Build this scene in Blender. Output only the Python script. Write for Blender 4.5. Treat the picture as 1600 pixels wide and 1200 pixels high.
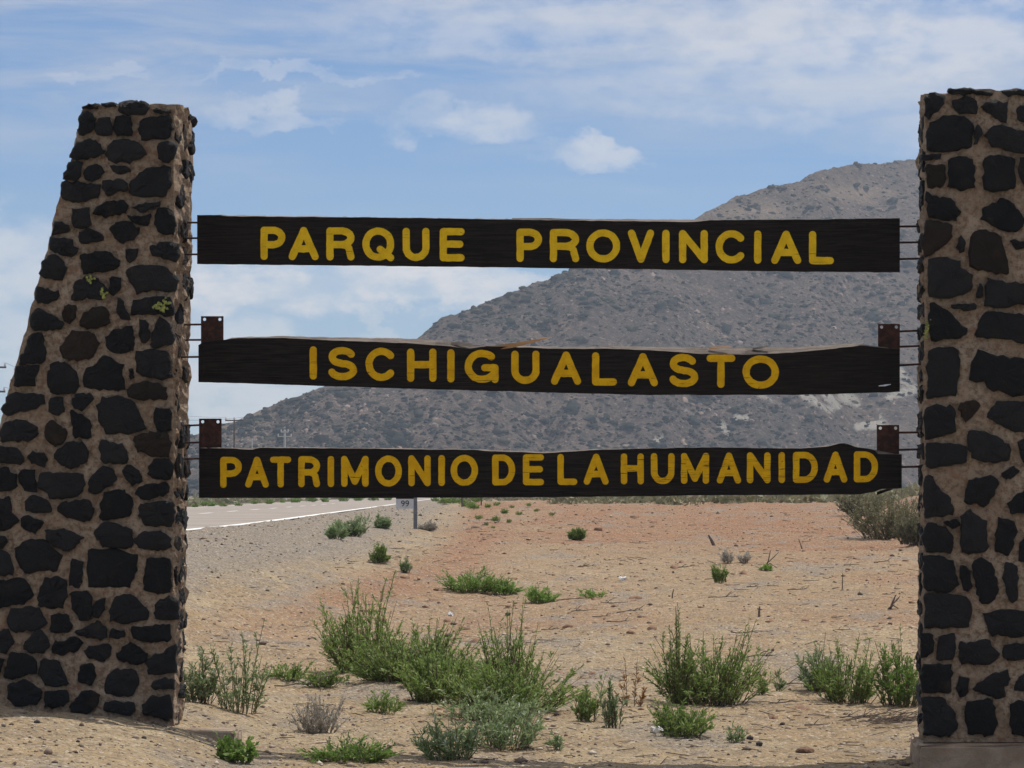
import bpy, bmesh, math, random
import numpy as np
from mathutils import Vector, Matrix

# ------------------------------------------------------------------ clear
for o in list(bpy.data.objects):
    bpy.data.objects.remove(o)
scene = bpy.context.scene
COL = scene.collection
rng = np.random.default_rng(7)
random.seed(7)

# ------------------------------------------------------------------ camera
FPX = 5000.0                      # focal length in photograph pixels (1600 wide)
PITCH = math.atan(170.0 / FPX)
CAM = np.array([0.0, 0.0, 1.65])
cam_d = bpy.data.cameras.new("camera")
cam_d.sensor_width = 36.0
cam_d.lens = FPX / 1600.0 * 36.0
cam_d.clip_start = 0.1
cam_d.clip_end = 9000
cam = bpy.data.objects.new("camera", cam_d)
COL.objects.link(cam)
cam.location = CAM
cam.rotation_euler = (math.radians(90) + PITCH, 0, 0)
scene.camera = cam
FWD = np.array([0, math.cos(PITCH), math.sin(PITCH)])
UPV = np.array([0, -math.sin(PITCH), math.cos(PITCH)])
RGT = np.array([1.0, 0, 0])

# ------------------------------------------------------------------ sun, sky, exposure
SUN_EL, SUN_AZ = math.radians(67), math.radians(54)      # behind the sign, a little to the right
SUNV = Vector((math.cos(SUN_EL) * math.sin(SUN_AZ), math.cos(SUN_EL) * math.cos(SUN_AZ), math.sin(SUN_EL)))
sl = bpy.data.lights.new("sun", 'SUN')
sl.energy = 3.5
sl.angle = math.radians(0.5)
sl.color = (1.0, 0.95, 0.87)
so = bpy.data.objects.new("sun", sl)
COL.objects.link(so)
so.rotation_euler = SUNV.to_track_quat('Z', 'Y').to_euler()
scene.view_settings.view_transform = 'Standard'
scene.view_settings.look = 'None'
scene.view_settings.exposure = 0.30
scene.view_settings.gamma = 1.0
scene.view_settings.use_curve_mapping = False
scene.cycles.max_bounces = 4
scene.cycles.diffuse_bounces = 2
scene.cycles.glossy_bounces = 2
scene.cycles.transmission_bounces = 3
scene.cycles.volume_bounces = 0
scene.cycles.use_light_tree = False
scene.cycles.transparent_max_bounces = 4


class NT:
    """tiny helper for node trees"""
    def __init__(s, tree):
        s.t = tree
        s.n = tree.nodes
        s.n.clear()

    def new(s, typ, **kw):
        nd = s.n.new(typ)
        for k, v in kw.items():
            if k.startswith('in_'):
                nd.inputs[k[3:].replace('_', ' ')].default_value = v
            else:
                setattr(nd, k, v)
        return nd

    def put(s, sock, val):
        if hasattr(val, 'is_linked') or isinstance(val, bpy.types.NodeSocket):
            s.t.links.new(val, sock)
        elif val is not None:
            if isinstance(val, (tuple, list)) and len(val) == 3 and sock.type == 'RGBA':
                val = tuple(val) + (1,)
            sock.default_value = val

    def math(s, op, a, b=None, c=None, clamp=False):
        nd = s.n.new('ShaderNodeMath')
        nd.operation = op
        nd.use_clamp = clamp
        for i, v in enumerate((a, b, c)):
            if v is not None:
                s.put(nd.inputs[i], v)
        return nd.outputs[0]

    def mix(s, f, a, b, blend='MIX'):
        nd = s.n.new('ShaderNodeMix')
        nd.data_type = 'RGBA'
        nd.blend_type = blend
        s.put(nd.inputs[0], f)
        s.put(nd.inputs[6], a)
        s.put(nd.inputs[7], b)
        return nd.outputs[2]

    def ramp(s, f, lo, hi, a=0.0, b=1.0, smooth=True):
        nd = s.n.new('ShaderNodeMapRange')
        nd.interpolation_type = 'SMOOTHSTEP' if smooth else 'LINEAR'
        s.put(nd.inputs[0], f)
        for i, v in enumerate((lo, hi, a, b)):
            s.put(nd.inputs[i + 1], v)
        return nd.outputs[0]

    def noise(s, vec, scale, detail=4, rough=0.55, dist=0.0):
        nd = s.n.new('ShaderNodeTexNoise')
        if vec is not None:
            s.put(nd.inputs['Vector'], vec)
        nd.inputs['Scale'].default_value = scale
        nd.inputs['Detail'].default_value = detail
        nd.inputs['Roughness'].default_value = rough
        nd.inputs['Distortion'].default_value = dist
        return nd.outputs['Fac']

    def mapping(s, vec, scale=(1, 1, 1), loc=(0, 0, 0), rot=(0, 0, 0)):
        nd = s.n.new('ShaderNodeMapping')
        s.put(nd.inputs['Vector'], vec)
        nd.inputs['Scale'].default_value = scale
        nd.inputs['Location'].default_value = loc
        nd.inputs['Rotation'].default_value = rot
        return nd.outputs[0]

    def bump(s, h, strength=0.5, dist=0.01):
        nd = s.n.new('ShaderNodeBump')
        s.put(nd.inputs['Height'], h)
        nd.inputs['Strength'].default_value = strength
        nd.inputs['Distance'].default_value = dist
        return nd.outputs[0]


# world: physical sky with cirrus veil and small fair-weather clouds laid on it
world = bpy.data.worlds.new("World")
scene.world = world
world.use_nodes = True
world.cycles.sampling_method = 'MANUAL'
world.cycles.sample_map_resolution = 512
w = NT(world.node_tree)
sky = w.new('ShaderNodeTexSky')
sky.sky_type = 'NISHITA'
sky.sun_disc = False
sky.sun_elevation = SUN_EL
sky.sun_rotation = SUN_AZ
sky.altitude = 1300
sky.air_density = 1.0
sky.dust_density = 0.3
sky.ozone_density = 2.0
tc = w.new('ShaderNodeTexCoord')
D = tc.outputs['Generated']
sep = w.new('ShaderNodeSeparateXYZ')
w.put(sep.inputs[0], D)
DX, DY, DZ = sep.outputs
# base sky: the physical sky, deepened a little towards blue as the camera recorded it
SKYTINT = (0.47, 0.60, 0.78)
base = w.mix(1.0, sky.outputs[0], SKYTINT, 'MULTIPLY')
# warp for ragged cloud edges
nw = w.n.new('ShaderNodeTexNoise')
w.put(nw.inputs['Vector'], w.mapping(D, (1, 1, 1.6)))
nw.inputs['Scale'].default_value = 34
nw.inputs['Detail'].default_value = 5
nw.inputs['Roughness'].default_value = 0.62
sw = w.new('ShaderNodeSeparateColor')
w.put(sw.inputs[0], nw.outputs['Color'])
WX = w.math('ADD', DX, w.math('MULTIPLY', w.math('SUBTRACT', sw.outputs[0], 0.5), 0.060))
WZ = w.math('ADD', DZ, w.math('MULTIPLY', w.math('SUBTRACT', sw.outputs[1], 0.5), 0.034))
AHEAD = w.ramp(DY, 0.0, 0.2)


def blob(px, py, a, b, amp, soft=0.25):
    cx, cz = (px - 800) / FPX, (770 - py) / FPX
    a, b = a / FPX, b / FPX
    u = w.math('DIVIDE', w.math('SUBTRACT', WX, cx), a)
    v = w.math('DIVIDE', w.math('SUBTRACT', WZ, cz), b)
    r2 = w.math('ADD', w.math('MULTIPLY', u, u), w.math('MULTIPLY', v, v))
    return w.ramp(r2, 1.35, soft, 0.0, amp)


blobs = [(742, 208, 120, 34, .52, 0.0), (786, 188, 62, 34, .48, 0.0), (930, 239, 104, 22, .56, 0.0), (668, 188, 60, 26, .28, 0.0),
         (400, 450, 200, 44, .92), (560, 424, 110, 36, .7), (700, 450, 160, 46, .95), (820, 434, 100, 30, .75),
         (25, 430, 120, 95, .62), (60, 530, 150, 70, .55), (330, 440, 90, 60, .6),
         (350, 520, 95, 34, .6), (360, 610, 240, 60, .62), (595, 505, 18, 46, .35), (560, 560, 170, 40, .4),
         (1380, 62, 520, 80, .62, 0.0), (1240, 130, 420, 60, .38, 0.0), (860, 40, 420, 56, .42, 0.0), (1560, 210, 260, 50, .25, 0.0), (450, 124, 190, 11, .30), (415, 181, 110, 22, .38), (165, 127, 80, 9, .22)]
acc = None
for bdef in blobs:
    v = blob(*bdef)
    acc = v if acc is None else w.math('MAXIMUM', acc, v)
cum_n = w.noise(w.mapping(D, (1, 1, 2.2), (3, 1, 0)), 60, 6, 0.6)
cum = w.math('MULTIPLY', w.math('MULTIPLY', acc, w.ramp(cum_n, 0.30, 0.60, 0.32, 1.0)), AHEAD, clamp=True)
# streaky high veil, everywhere above a few degrees
v1 = w.noise(w.mapping(D, (5, 5, 34), (0.3, 0.1, 0.55), (0, 0.02, 0)), 2.2, 5, 0.62, 0.5)
v2 = w.noise(w.mapping(D, (2.0, 2.0, 9), (1.7, 0.4, 0.2), (0, 0.05, 0)), 2.6, 4, 0.5)
veil = w.math('MULTIPLY', w.ramp(v1, 0.34, 0.72), w.ramp(v2, 0.30, 0.62, 0.35, 1.0))
veil = w.math('MULTIPLY', veil, w.ramp(DZ, 0.085, 0.135, 0.12, 0.66))
horizon = w.ramp(DZ, 0.075, 0.0, 0.0, 0.30)
# brighter clouds out of view, added over the higher sky to lift the shade
f1 = w.noise(w.mapping(D, (1, 1, 1.9), (4.2, 2.1, .7)), 3.4, 7, .58, .3)
fill_clouds = w.math('MULTIPLY', w.ramp(f1, .47, .60), w.ramp(DZ, .17, .30))
CLOUD = (6.5, 6.4, 6.4)
VEIL = (4.75, 4.95, 5.35)
c1 = w.mix(horizon, base, (4.4, 4.85, 5.5))
c2 = w.mix(veil, c1, VEIL)
c3 = w.mix(fill_clouds, w.mix(cum, c2, CLOUD), (10.0, 9.9, 9.7))
bg = w.new('ShaderNodeBackground')
w.put(bg.inputs['Color'], c3)
bg.inputs['Strength'].default_value = 0.10
wo = w.new('ShaderNodeOutputWorld')
w.t.links.new(bg.outputs[0], wo.inputs['Surface'])


# ------------------------------------------------------------------ geometry helpers
def ray(px, py):
    d = FWD + (px - 800) / FPX * RGT + (600 - py) / FPX * UPV
    return d


TH = math.radians(4.4)
SO = np.array([0.0, 22.7, 1.65])
SU = np.array([math.cos(TH), -math.sin(TH), 0])
SV = np.array([math.sin(TH), math.cos(TH), 0])


def onsign(px, py, k=0.0):
    """point of the sign plane (pushed back by k metres) seen at a photograph pixel"""
    d = ray(px, py)
    t = (np.dot(SO - CAM, SV) + k) / np.dot(d, SV)
    return CAM + t * d


def at_depth(px, py, Y):
    d = ray(px, py)
    return CAM + d * (Y / d[1])


def sstep(a, b, x):
    t = np.clip((x - a) / (b - a), 0, 1)
    return t * t * (3 - 2 * t)


def _hash(ix, iy, seed):
    h = (ix.astype(np.int64) * 374761393 + iy.astype(np.int64) * 668265263 + seed * 1274126177) & 0xffffffff
    h = ((h ^ (h >> 13)) * 1274126177) & 0xffffffff
    h = h ^ (h >> 16)
    return (h & 0xffff) / 65535.0


def vnoise(x, y, seed=0):
    x = np.asarray(x, float); y = np.asarray(y, float)
    ix, iy = np.floor(x), np.floor(y)
    fx, fy = x - ix, y - iy
    fx = fx * fx * fx * (fx * (fx * 6 - 15) + 10); fy = fy * fy * fy * (fy * (fy * 6 - 15) + 10)
    a = _hash(ix, iy, seed); b = _hash(ix + 1, iy, seed)
    c = _hash(ix, iy + 1, seed); d = _hash(ix + 1, iy + 1, seed)
    return (a * (1 - fx) + b * fx) * (1 - fy) + (c * (1 - fx) + d * fx) * fy * 1.0 - 0.5


def fbm(x, y, seed=0, oct=4, gain=0.5):
    s, a = 0, 1.0
    for i in range(oct):
        s = s + a * vnoise(x * 2 ** i + 17.3 * i, y * 2 ** i - 9.1 * i, seed + i)
        a *= gain
    return s


def mesh_np(name, verts, faces, mats=(), smooth=False, midx=None):
    """verts Nx3, faces Mx3 or Mx4 array (or list of tuples)"""
    me = bpy.data.meshes.new(name)
    if isinstance(faces, np.ndarray):
        k = faces.shape[1]
        me.vertices.add(len(verts))
        me.vertices.foreach_set('co', np.asarray(verts, np.float32).ravel())
        me.loops.add(faces.size)
        me.loops.foreach_set('vertex_index', faces.astype(np.int32).ravel())
        me.polygons.add(len(faces))
        me.polygons.foreach_set('loop_start', np.arange(0, faces.size, k, dtype=np.int32))
        me.polygons.foreach_set('loop_total', np.full(len(faces), k, np.int32))
        me.update(calc_edges=True)
    else:
        me.from_pydata([tuple(map(float, v)) for v in verts], [], faces)
    for m in mats:
        me.materials.append(m)
    if midx is not None:
        me.polygons.foreach_set('material_index', np.asarray(midx, np.int32))
    if smooth:
        me.polygons.foreach_set('use_smooth', np.ones(len(me.polygons), bool))
    me.update()
    return me


def obj(name, me, parent=None, loc=None, **tags):
    o = bpy.data.objects.new(name, me)
    COL.objects.link(o)
    if parent is not None:
        o.parent = parent
    if loc is not None:
        o.location = [float(v) for v in loc]
    for k, v in tags.items():
        o[k] = v
    return o


def thing(name, label, cat, loc=(0, 0, 0), group=None):
    o = obj(name, None, None, loc, label=label, category=cat)
    o.empty_display_size = 0.1
    if group:
        o['group'] = group
    return o


class MB:
    """collect verts and faces"""
    def __init__(s):
        s.v, s.f = [], []

    def add(s, vs, fs):
        b = len(s.v)
        s.v += [tuple(map(float, p)) for p in vs]
        s.f += [tuple(i + b for i in f) for f in fs]

    def box(s, c, dx, dy, dz, ux=(1, 0, 0), uy=(0, 1, 0), uz=(0, 0, 1)):
        c, ux, uy, uz = map(np.array, (c, ux, uy, uz))
        p = [c + i * dx * ux + j * dy * uy + k * dz * uz for k in (-.5, .5) for j in (-.5, .5) for i in (-.5, .5)]
        s.add(p, [(0, 2, 3, 1), (4, 5, 7, 6), (0, 1, 5, 4), (2, 6, 7, 3), (0, 4, 6, 2), (1, 3, 7, 5)])

    def tube(s, pts, r, n=6, cap=True):
        pts = [np.array(p, float) for p in pts]
        rs = r if isinstance(r, (list, tuple, np.ndarray)) else [r] * len(pts)
        rings = []
        for i, p in enumerate(pts):
            a = pts[max(i - 1, 0)]; b = pts[min(i + 1, len(pts) - 1)]
            t = (b - a) / (np.linalg.norm(b - a) + 1e-9)
            h = np.array([0, 0, 1.0]) if abs(t[2]) < .9 else np.array([1.0, 0, 0])
            e1 = np.cross(t, h); e1 /= np.linalg.norm(e1)
            e2 = np.cross(t, e1)
            rings.append([p + rs[i] * (math.cos(2 * math.pi * j / n) * e1 + math.sin(2 * math.pi * j / n) * e2) for j in range(n)])
        vs = [q for rg in rings for q in rg]
        fs = []
        for i in range(len(pts) - 1):
            for j in range(n):
                k = (j + 1) % n
                fs.append((i * n + j, i * n + k, (i + 1) * n + k, (i + 1) * n + j))
        if cap:
            fs.append(tuple(range(n - 1, -1, -1)))
            fs.append(tuple(range((len(pts) - 1) * n, len(pts) * n)))
        s.add(vs, fs)

    def mesh(s, name, mats=(), smooth=False):
        return mesh_np(name, s.v, s.f, mats, smooth)


# ------------------------------------------------------------------ materials
def mat(name, fn):
    m = bpy.data.materials.new(name)
    m.use_nodes = True
    t = NT(m.node_tree)
    out = t.new('ShaderNodeOutputMaterial')
    p = t.new('ShaderNodeBsdfPrincipled')
    t.t.links.new(p.outputs[0], out.inputs['Surface'])
    p.inputs['Roughness'].default_value = 0.9
    p.inputs['Specular IOR Level'].default_value = 0.25
    fn(t, p, out)
    return m


def obco(t):
    return t.new('ShaderNodeTexCoord').outputs['Object']


def wpos(t):
    return t.new('ShaderNodeNewGeometry').outputs['Position']


def m_ground(t, p, out):
    v = wpos(t)
    at = t.new('ShaderNodeAttribute', attribute_name='soil')
    sp = t.new('ShaderNodeSeparateColor'); t.put(sp.inputs[0], at.outputs['Color'])
    red, grav, road = sp.outputs
    n1 = t.noise(v, 0.55, 5, 0.6)
    n2 = t.noise(v, 5.0, 6, 0.7)
    n3 = t.noise(v, 45.0, 4, 0.7)
    sand = t.mix(t.ramp(n1, .38, .62), (.365, .262, .150), (.425, .330, .205))
    sand = t.mix(t.ramp(t.noise(t.mapping(v, (.8, .45, 1)), 1.7, 5, .65), .5, .68, 0, .75), sand, (.275, .203, .126))
    sand = t.mix(t.ramp(n2, .40, .66), sand, (.285, .217, .140))
    rednz = t.math('MULTIPLY', red, t.ramp(n1, .30, .60, .6, 1.0))
    sand = t.mix(rednz, sand, t.mix(t.ramp(n2, .35, .65), (.335, .180, .100), (.245, .136, .080)))
    gr = t.mix(t.ramp(n3, .35, .65), (.185, .158, .130), (.325, .282, .230))
    patch = t.ramp(t.noise(t.mapping(v, (1, .55, 1)), .85, 4, .6), .52, .64, 0, .75)
    gn = t.math('MULTIPLY', t.math('MAXIMUM', grav, patch), t.ramp(n2, .30, .55, .45, 1.0))
    c = t.mix(gn, sand, gr)
    # grains: fine light and dark specks
    vo = t.new('ShaderNodeTexVoronoi'); t.put(vo.inputs['Vector'], v); vo.inputs['Scale'].default_value = 38
    vs = t.new('ShaderNodeSeparateColor'); t.put(vs.inputs[0], vo.outputs['Color'])
    c = t.mix(t.math('MULTIPLY', t.ramp(vs.outputs[0], .80, .92), .65), c, (.10, .08, .068))
    c = t.mix(t.math('MULTIPLY', t.ramp(vs.outputs[1], .86, .95), .55), c, (.58, .50, .41))
    c = t.mix(t.math('MULTIPLY', t.ramp(n3, .30, .50, .5, .0), 1.0), c, (.14, .10, .075))
    t.put(p.inputs['Base Color'], c)
    h = t.math('ADD', t.math('MULTIPLY', n3, .5), t.math('ADD', n2, t.math('MULTIPLY', vo.outputs['Distance'], -.35)))
    t.put(p.inputs['Normal'], t.bump(h, 1.0, 0.05))
    p.inputs['Roughness'].default_value = 1.0
    p.inputs['Specular IOR Level'].default_value = 0.1


def m_mortar(t, p, out):
    v = wpos(t)
    n1 = t.noise(v, 3.0, 5, .6); n2 = t.noise(v, 28, 5, .7); n3 = t.noise(v, 120, 3, .7)
    c = t.mix(t.ramp(n1, .35, .68), (.40, .290, .198), (.52, .405, .300))
    c = t.mix(t.ramp(n2, .42, .66), c, (.23, .15, .095))
    c = t.mix(t.ramp(t.noise(v, 11, 5, .7), .54, .68, 0, .55), c, (.22, .15, .10))
    c = t.mix(t.ramp(t.noise(v, 7, 3, .6), .60, .72, 0, .7), c, (.34, .19, .12))
    c = t.mix(t.ramp(t.noise(v, 5.1, 4, .6), .58, .75, 0, .5), c, (.56, .47, .37))
    t.put(p.inputs['Base Color'], c)
    t.put(p.inputs['Normal'], t.bump(t.math('ADD', t.math('MULTIPLY', n2, 1.4), t.math('MULTIPLY', n3, .6)), 1.0, .035))


def stone_mat(name, cols, speck):
    def fn(t, p, out):
        v = wpos(t)
        oi = t.new('ShaderNodeObjectInfo')
        n1 = t.noise(v, 9, 5, .6); n2 = t.noise(v, 60, 5, .75); n3 = t.noise(v, 4.3, 4, .6)
        c = t.mix(oi.outputs['Random'], cols[0], cols[1])
        c = t.mix(t.ramp(n1, .55, .80, 0, .8), c, cols[2])
        c = t.mix(t.ramp(n2, .58, .74, 0, .6), c, speck)
        c = t.mix(t.math('MULTIPLY', t.ramp(n3, .62, .74), t.ramp(n2, .3, .6)), c, (.042, .027, .015))
        t.put(p.inputs['Base Color'], c)
        p.inputs['Roughness'].default_value = .55
        p.inputs['Specular IOR Level'].default_value = .22
        t.put(p.inputs['Normal'], t.bump(t.math('ADD', t.math('MULTIPLY', n1, 1.2), n2), 1.0, .03))
    return mat(name, fn)


def m_lichen(t, p, out):
    v = wpos(t)
    n = t.noise(v, 60, 4, .7)
    t.put(p.inputs['Base Color'], t.mix(t.ramp(n, .35, .65), (.34, .36, .10), (.15, .17, .05)))
    t.put(p.inputs['Normal'], t.bump(n, .8, .01))


def m_board(t, p, out):
    v = wpos(t)
    g = t.noise(t.mapping(v, (1.2, 1, 26)), 3.2, 6, .65, .3)
    n = t.noise(v, 1.3, 4, .6)
    c = t.mix(t.ramp(g, .35, .7), (.008, .0066, .0058), (.024, .0185, .0150))
    c = t.mix(t.ramp(n, .45, .7, 0, .55), c, (.014, .0105, .0085))
    c = t.mix(t.ramp(t.noise(t.mapping(v, (2, 1, 55)), 2.4, 5, .7), .58, .68, 0, .6), c, (.045, .036, .029))
    t.put(p.inputs['Base Color'], c)
    p.inputs['Roughness'].default_value = .75
    p.inputs['Specular IOR Level'].default_value = .10
    t.put(p.inputs['Normal'], t.bump(g, .9, .012))


def m_oldwood(t, p, out):
    v = wpos(t)
    g = t.noise(t.mapping(v, (1.5, 8, 40)), 3, 6, .7, .4)
    c = t.mix(t.ramp(g, .3, .7), (.075, .058, .047), (.21, .175, .15))
    c = t.mix(t.ramp(t.noise(v, 4, 3, .6), .55, .7, 0, .7), c, (.055, .045, .04))
    t.put(p.inputs['Base Color'], c)
    t.put(p.inputs['Normal'], t.bump(g, .9, .01))


def m_splinter(t, p, out):
    g = t.noise(t.mapping(wpos(t), (2, 8, 60)), 3, 5, .7)
    t.put(p.inputs['Base Color'], t.mix(g, (.14, .07, .03), (.42, .24, .11)))


def yellow(worn, ca=(.60, .325, .004), cb=(.70, .405, .006)):
    def m_yellow(t, p, out):
        v = wpos(t)
        n1 = t.noise(v, 14, 5, .65); g = t.noise(t.mapping(v, (1.3, 1, 30)), 3.4, 6, .7, .6)
        n2 = t.noise(v, 90, 3, .7)
        c = t.mix(t.ramp(n1, .35, .65), ca, cb)
        c = t.mix(t.ramp(n2, .55, .72, 0, .5), c, (.42, .21, .005))
        crack = t.ramp(g, .645 - worn, .665 - worn)
        chip = t.ramp(t.noise(v, 30, 5, .7), .69 - worn * .5, .72 - worn * .5)
        c = t.mix(t.math('MULTIPLY', t.math('MAXIMUM', crack, chip), .9), c, (.020, .015, .010))
        t.put(p.inputs['Base Color'], c)
        p.inputs['Roughness'].default_value = .7
        p.inputs['Specular IOR Level'].default_value = .1
        t.put(p.inputs['Normal'], t.bump(t.math('ADD', n2, g), .5, .008))
    return m_yellow


def m_rust(t, p, out):
    v = wpos(t)
    n = t.noise(v, 22, 5, .65); n2 = t.noise(v, 90, 4, .7)
    c = t.mix(t.ramp(n, .38, .66), (.030, .014, .011), (.075, .030, .018))
    c = t.mix(t.ramp(n2, .6, .78, 0, .6), c, (.12, .055, .03))
    t.put(p.inputs['Base Color'], c)
    p.inputs['Roughness'].default_value = .8
    t.put(p.inputs['Normal'], t.bump(n2, .5, .004))


def m_concrete(t, p, out):
    v = wpos(t)
    n = t.noise(v, 5, 6, .65); n2 = t.noise(v, 70, 4, .7)
    c = t.mix(t.ramp(n, .35, .66), (.235, .172, .120), (.345, .270, .200))
    c = t.mix(t.ramp(n2, .5, .75, 0, .5), c, (.17, .125, .095))
    c = t.mix(t.ramp(t.noise(t.mapping(v, (1, 1, 9)), 2.2, 4, .6), .52, .72, 0, .5), c, (.33, .20, .125))
    t.put(p.inputs['Base Color'], c)
    t.put(p.inputs['Normal'], t.bump(t.math('ADD', n2, n), .6, .012))


def m_asphalt(t, p, out):
    v = wpos(t)
    n = t.noise(v, 0.35, 4, .6); n2 = t.noise(v, 30, 4, .7)
    c = t.mix(t.ramp(n, .35, .65), (.255, .218, .185), (.30, .258, .22))
    c = t.mix(t.ramp(n2, .5, .75, 0, .5), c, (.18, .155, .135))
    t.put(p.inputs['Base Color'], c)
    t.put(p.inputs['Normal'], t.bump(n2, .4, .01))


def m_roadpaint(t, p, out):
    n = t.noise(wpos(t), 3, 5, .7)
    t.put(p.inputs['Base Color'], t.mix(t.ramp(n, .3, .5, .5, 0), (.74, .73, .70), (.45, .40, .36)))


def m_mountain(t, p, out):
    v = wpos(t)
    at = t.new('ShaderNodeAttribute', attribute_name='rock')
    sp = t.new('ShaderNodeSeparateColor'); t.put(sp.inputs[0], at.outputs['Color'])
    n1 = t.noise(v, .014, 5, .6); n2 = t.noise(v, .11, 6, .7); n3 = t.noise(v, .8, 5, .75)
    c = t.mix(t.ramp(n1, .38, .62), (.088, .074, .066), (.140, .108, .088))
    c = t.mix(t.ramp(n2, .46, .64, 0, .8), c, (.066, .058, .048))
    c = t.mix(t.ramp(t.noise(v, .07, 6, .75), .50, .66, 0, .55), c, (.195, .138, .106))
    n4 = t.noise(v, .32, 5, .8)
    c = t.mix(t.ramp(n4, .52, .40, 0, .75), c, (.052, .052, .046))
    c = t.mix(t.ramp(n4, .56, .68, 0, .6), c, (.25, .18, .14))
    c = t.mix(t.ramp(n3, .55, .68, 0, .75), c, (.36, .255, .185))
    c = t.mix(t.ramp(n3, .47, .34, 0, .85), c, (.036, .034, .028))
    c = t.mix(t.math('MULTIPLY', sp.outputs[0], t.ramp(n2, .36, .50)), c, (.36, .33, .28))
    c = t.mix(t.math('MULTIPLY', sp.outputs[1], t.ramp(n2, .32, .6, .3, 1)), c, (.40, .30, .21))
    t.put(p.inputs['Base Color'], c)
    t.put(p.inputs['Normal'], t.bump(t.math('ADD', n3, n2), 1.0, 1.6))
    p.inputs['Specular IOR Level'].default_value = .05


def leaf_mat(name, c1, c2, c3, trans=.35):
    def fn(t, p, out):
        g = t.new('ShaderNodeNewGeometry')
        oi = t.new('ShaderNodeObjectInfo')
        r = g.outputs['Random Per Island']
        c = t.mix(t.ramp(r, 0, .75, smooth=False), c1, c2)
        c = t.mix(t.ramp(r, .84, .97), c, c3)
        hv = t.new('ShaderNodeHueSaturation')
        t.put(hv.inputs['Value'], t.ramp(oi.outputs['Random'], 0, 1, .82, 1.15, False))
        t.put(hv.inputs['Color'], c)
        t.put(p.inputs['Base Color'], hv.outputs[0])
        p.inputs['Roughness'].default_value = .55
        p.inputs['Specular IOR Level'].default_value = .35
        tr = t.new('ShaderNodeBsdfTranslucent')
        t.put(tr.inputs['Color'], hv.outputs[0])
        ms = t.new('ShaderNodeMixShader')
        ms.inputs[0].default_value = trans
        t.t.links.new(p.outputs[0], ms.inputs[1]); t.t.links.new(tr.outputs[0], ms.inputs[2])
        t.t.links.new(ms.outputs[0], out.inputs['Surface'])
    return mat(name, fn)


def plain(name, col, col2=None, scale=20, rough=.85, metal=0.0):
    def fn(t, p, out):
        n = t.noise(wpos(t), scale, 4, .65)
        t.put(p.inputs['Base Color'], t.mix(t.ramp(n, .35, .65), col, col2 or tuple(x * .75 for x in col)))
        p.inputs['Roughness'].default_value = rough
        p.inputs['Metallic'].default_value = metal
    return mat(name, fn)


def m_hillscrub(t, p, out):
    r = t.new('ShaderNodeNewGeometry').outputs['Random Per Island']
    c = t.mix(t.ramp(r, 0, .8, smooth=False), (.018, .023, .022), (.038, .042, .034))
    c = t.mix(t.ramp(r, .82, 1.0), c, (.075, .066, .045))
    t.put(p.inputs['Base Color'], t.mix(t.ramp(t.noise(wpos(t), 2.5, 3, .7), .45, .65, 0, .6), c, (.012, .013, .010)))
    p.inputs['Specular IOR Level'].default_value = 0.0
    p.inputs['Roughness'].default_value = 1.0


def m_pebble(t, p, out):
    r = t.new('ShaderNodeNewGeometry').outputs['Random Per Island']
    c = t.mix(t.ramp(r, 0, .5, smooth=False), (.075, .058, .048), (.24, .175, .13))
    c = t.mix(t.ramp(r, .55, 1.0, smooth=False), c, (.46, .39, .32))
    t.put(p.inputs['Base Color'], c)


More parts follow.
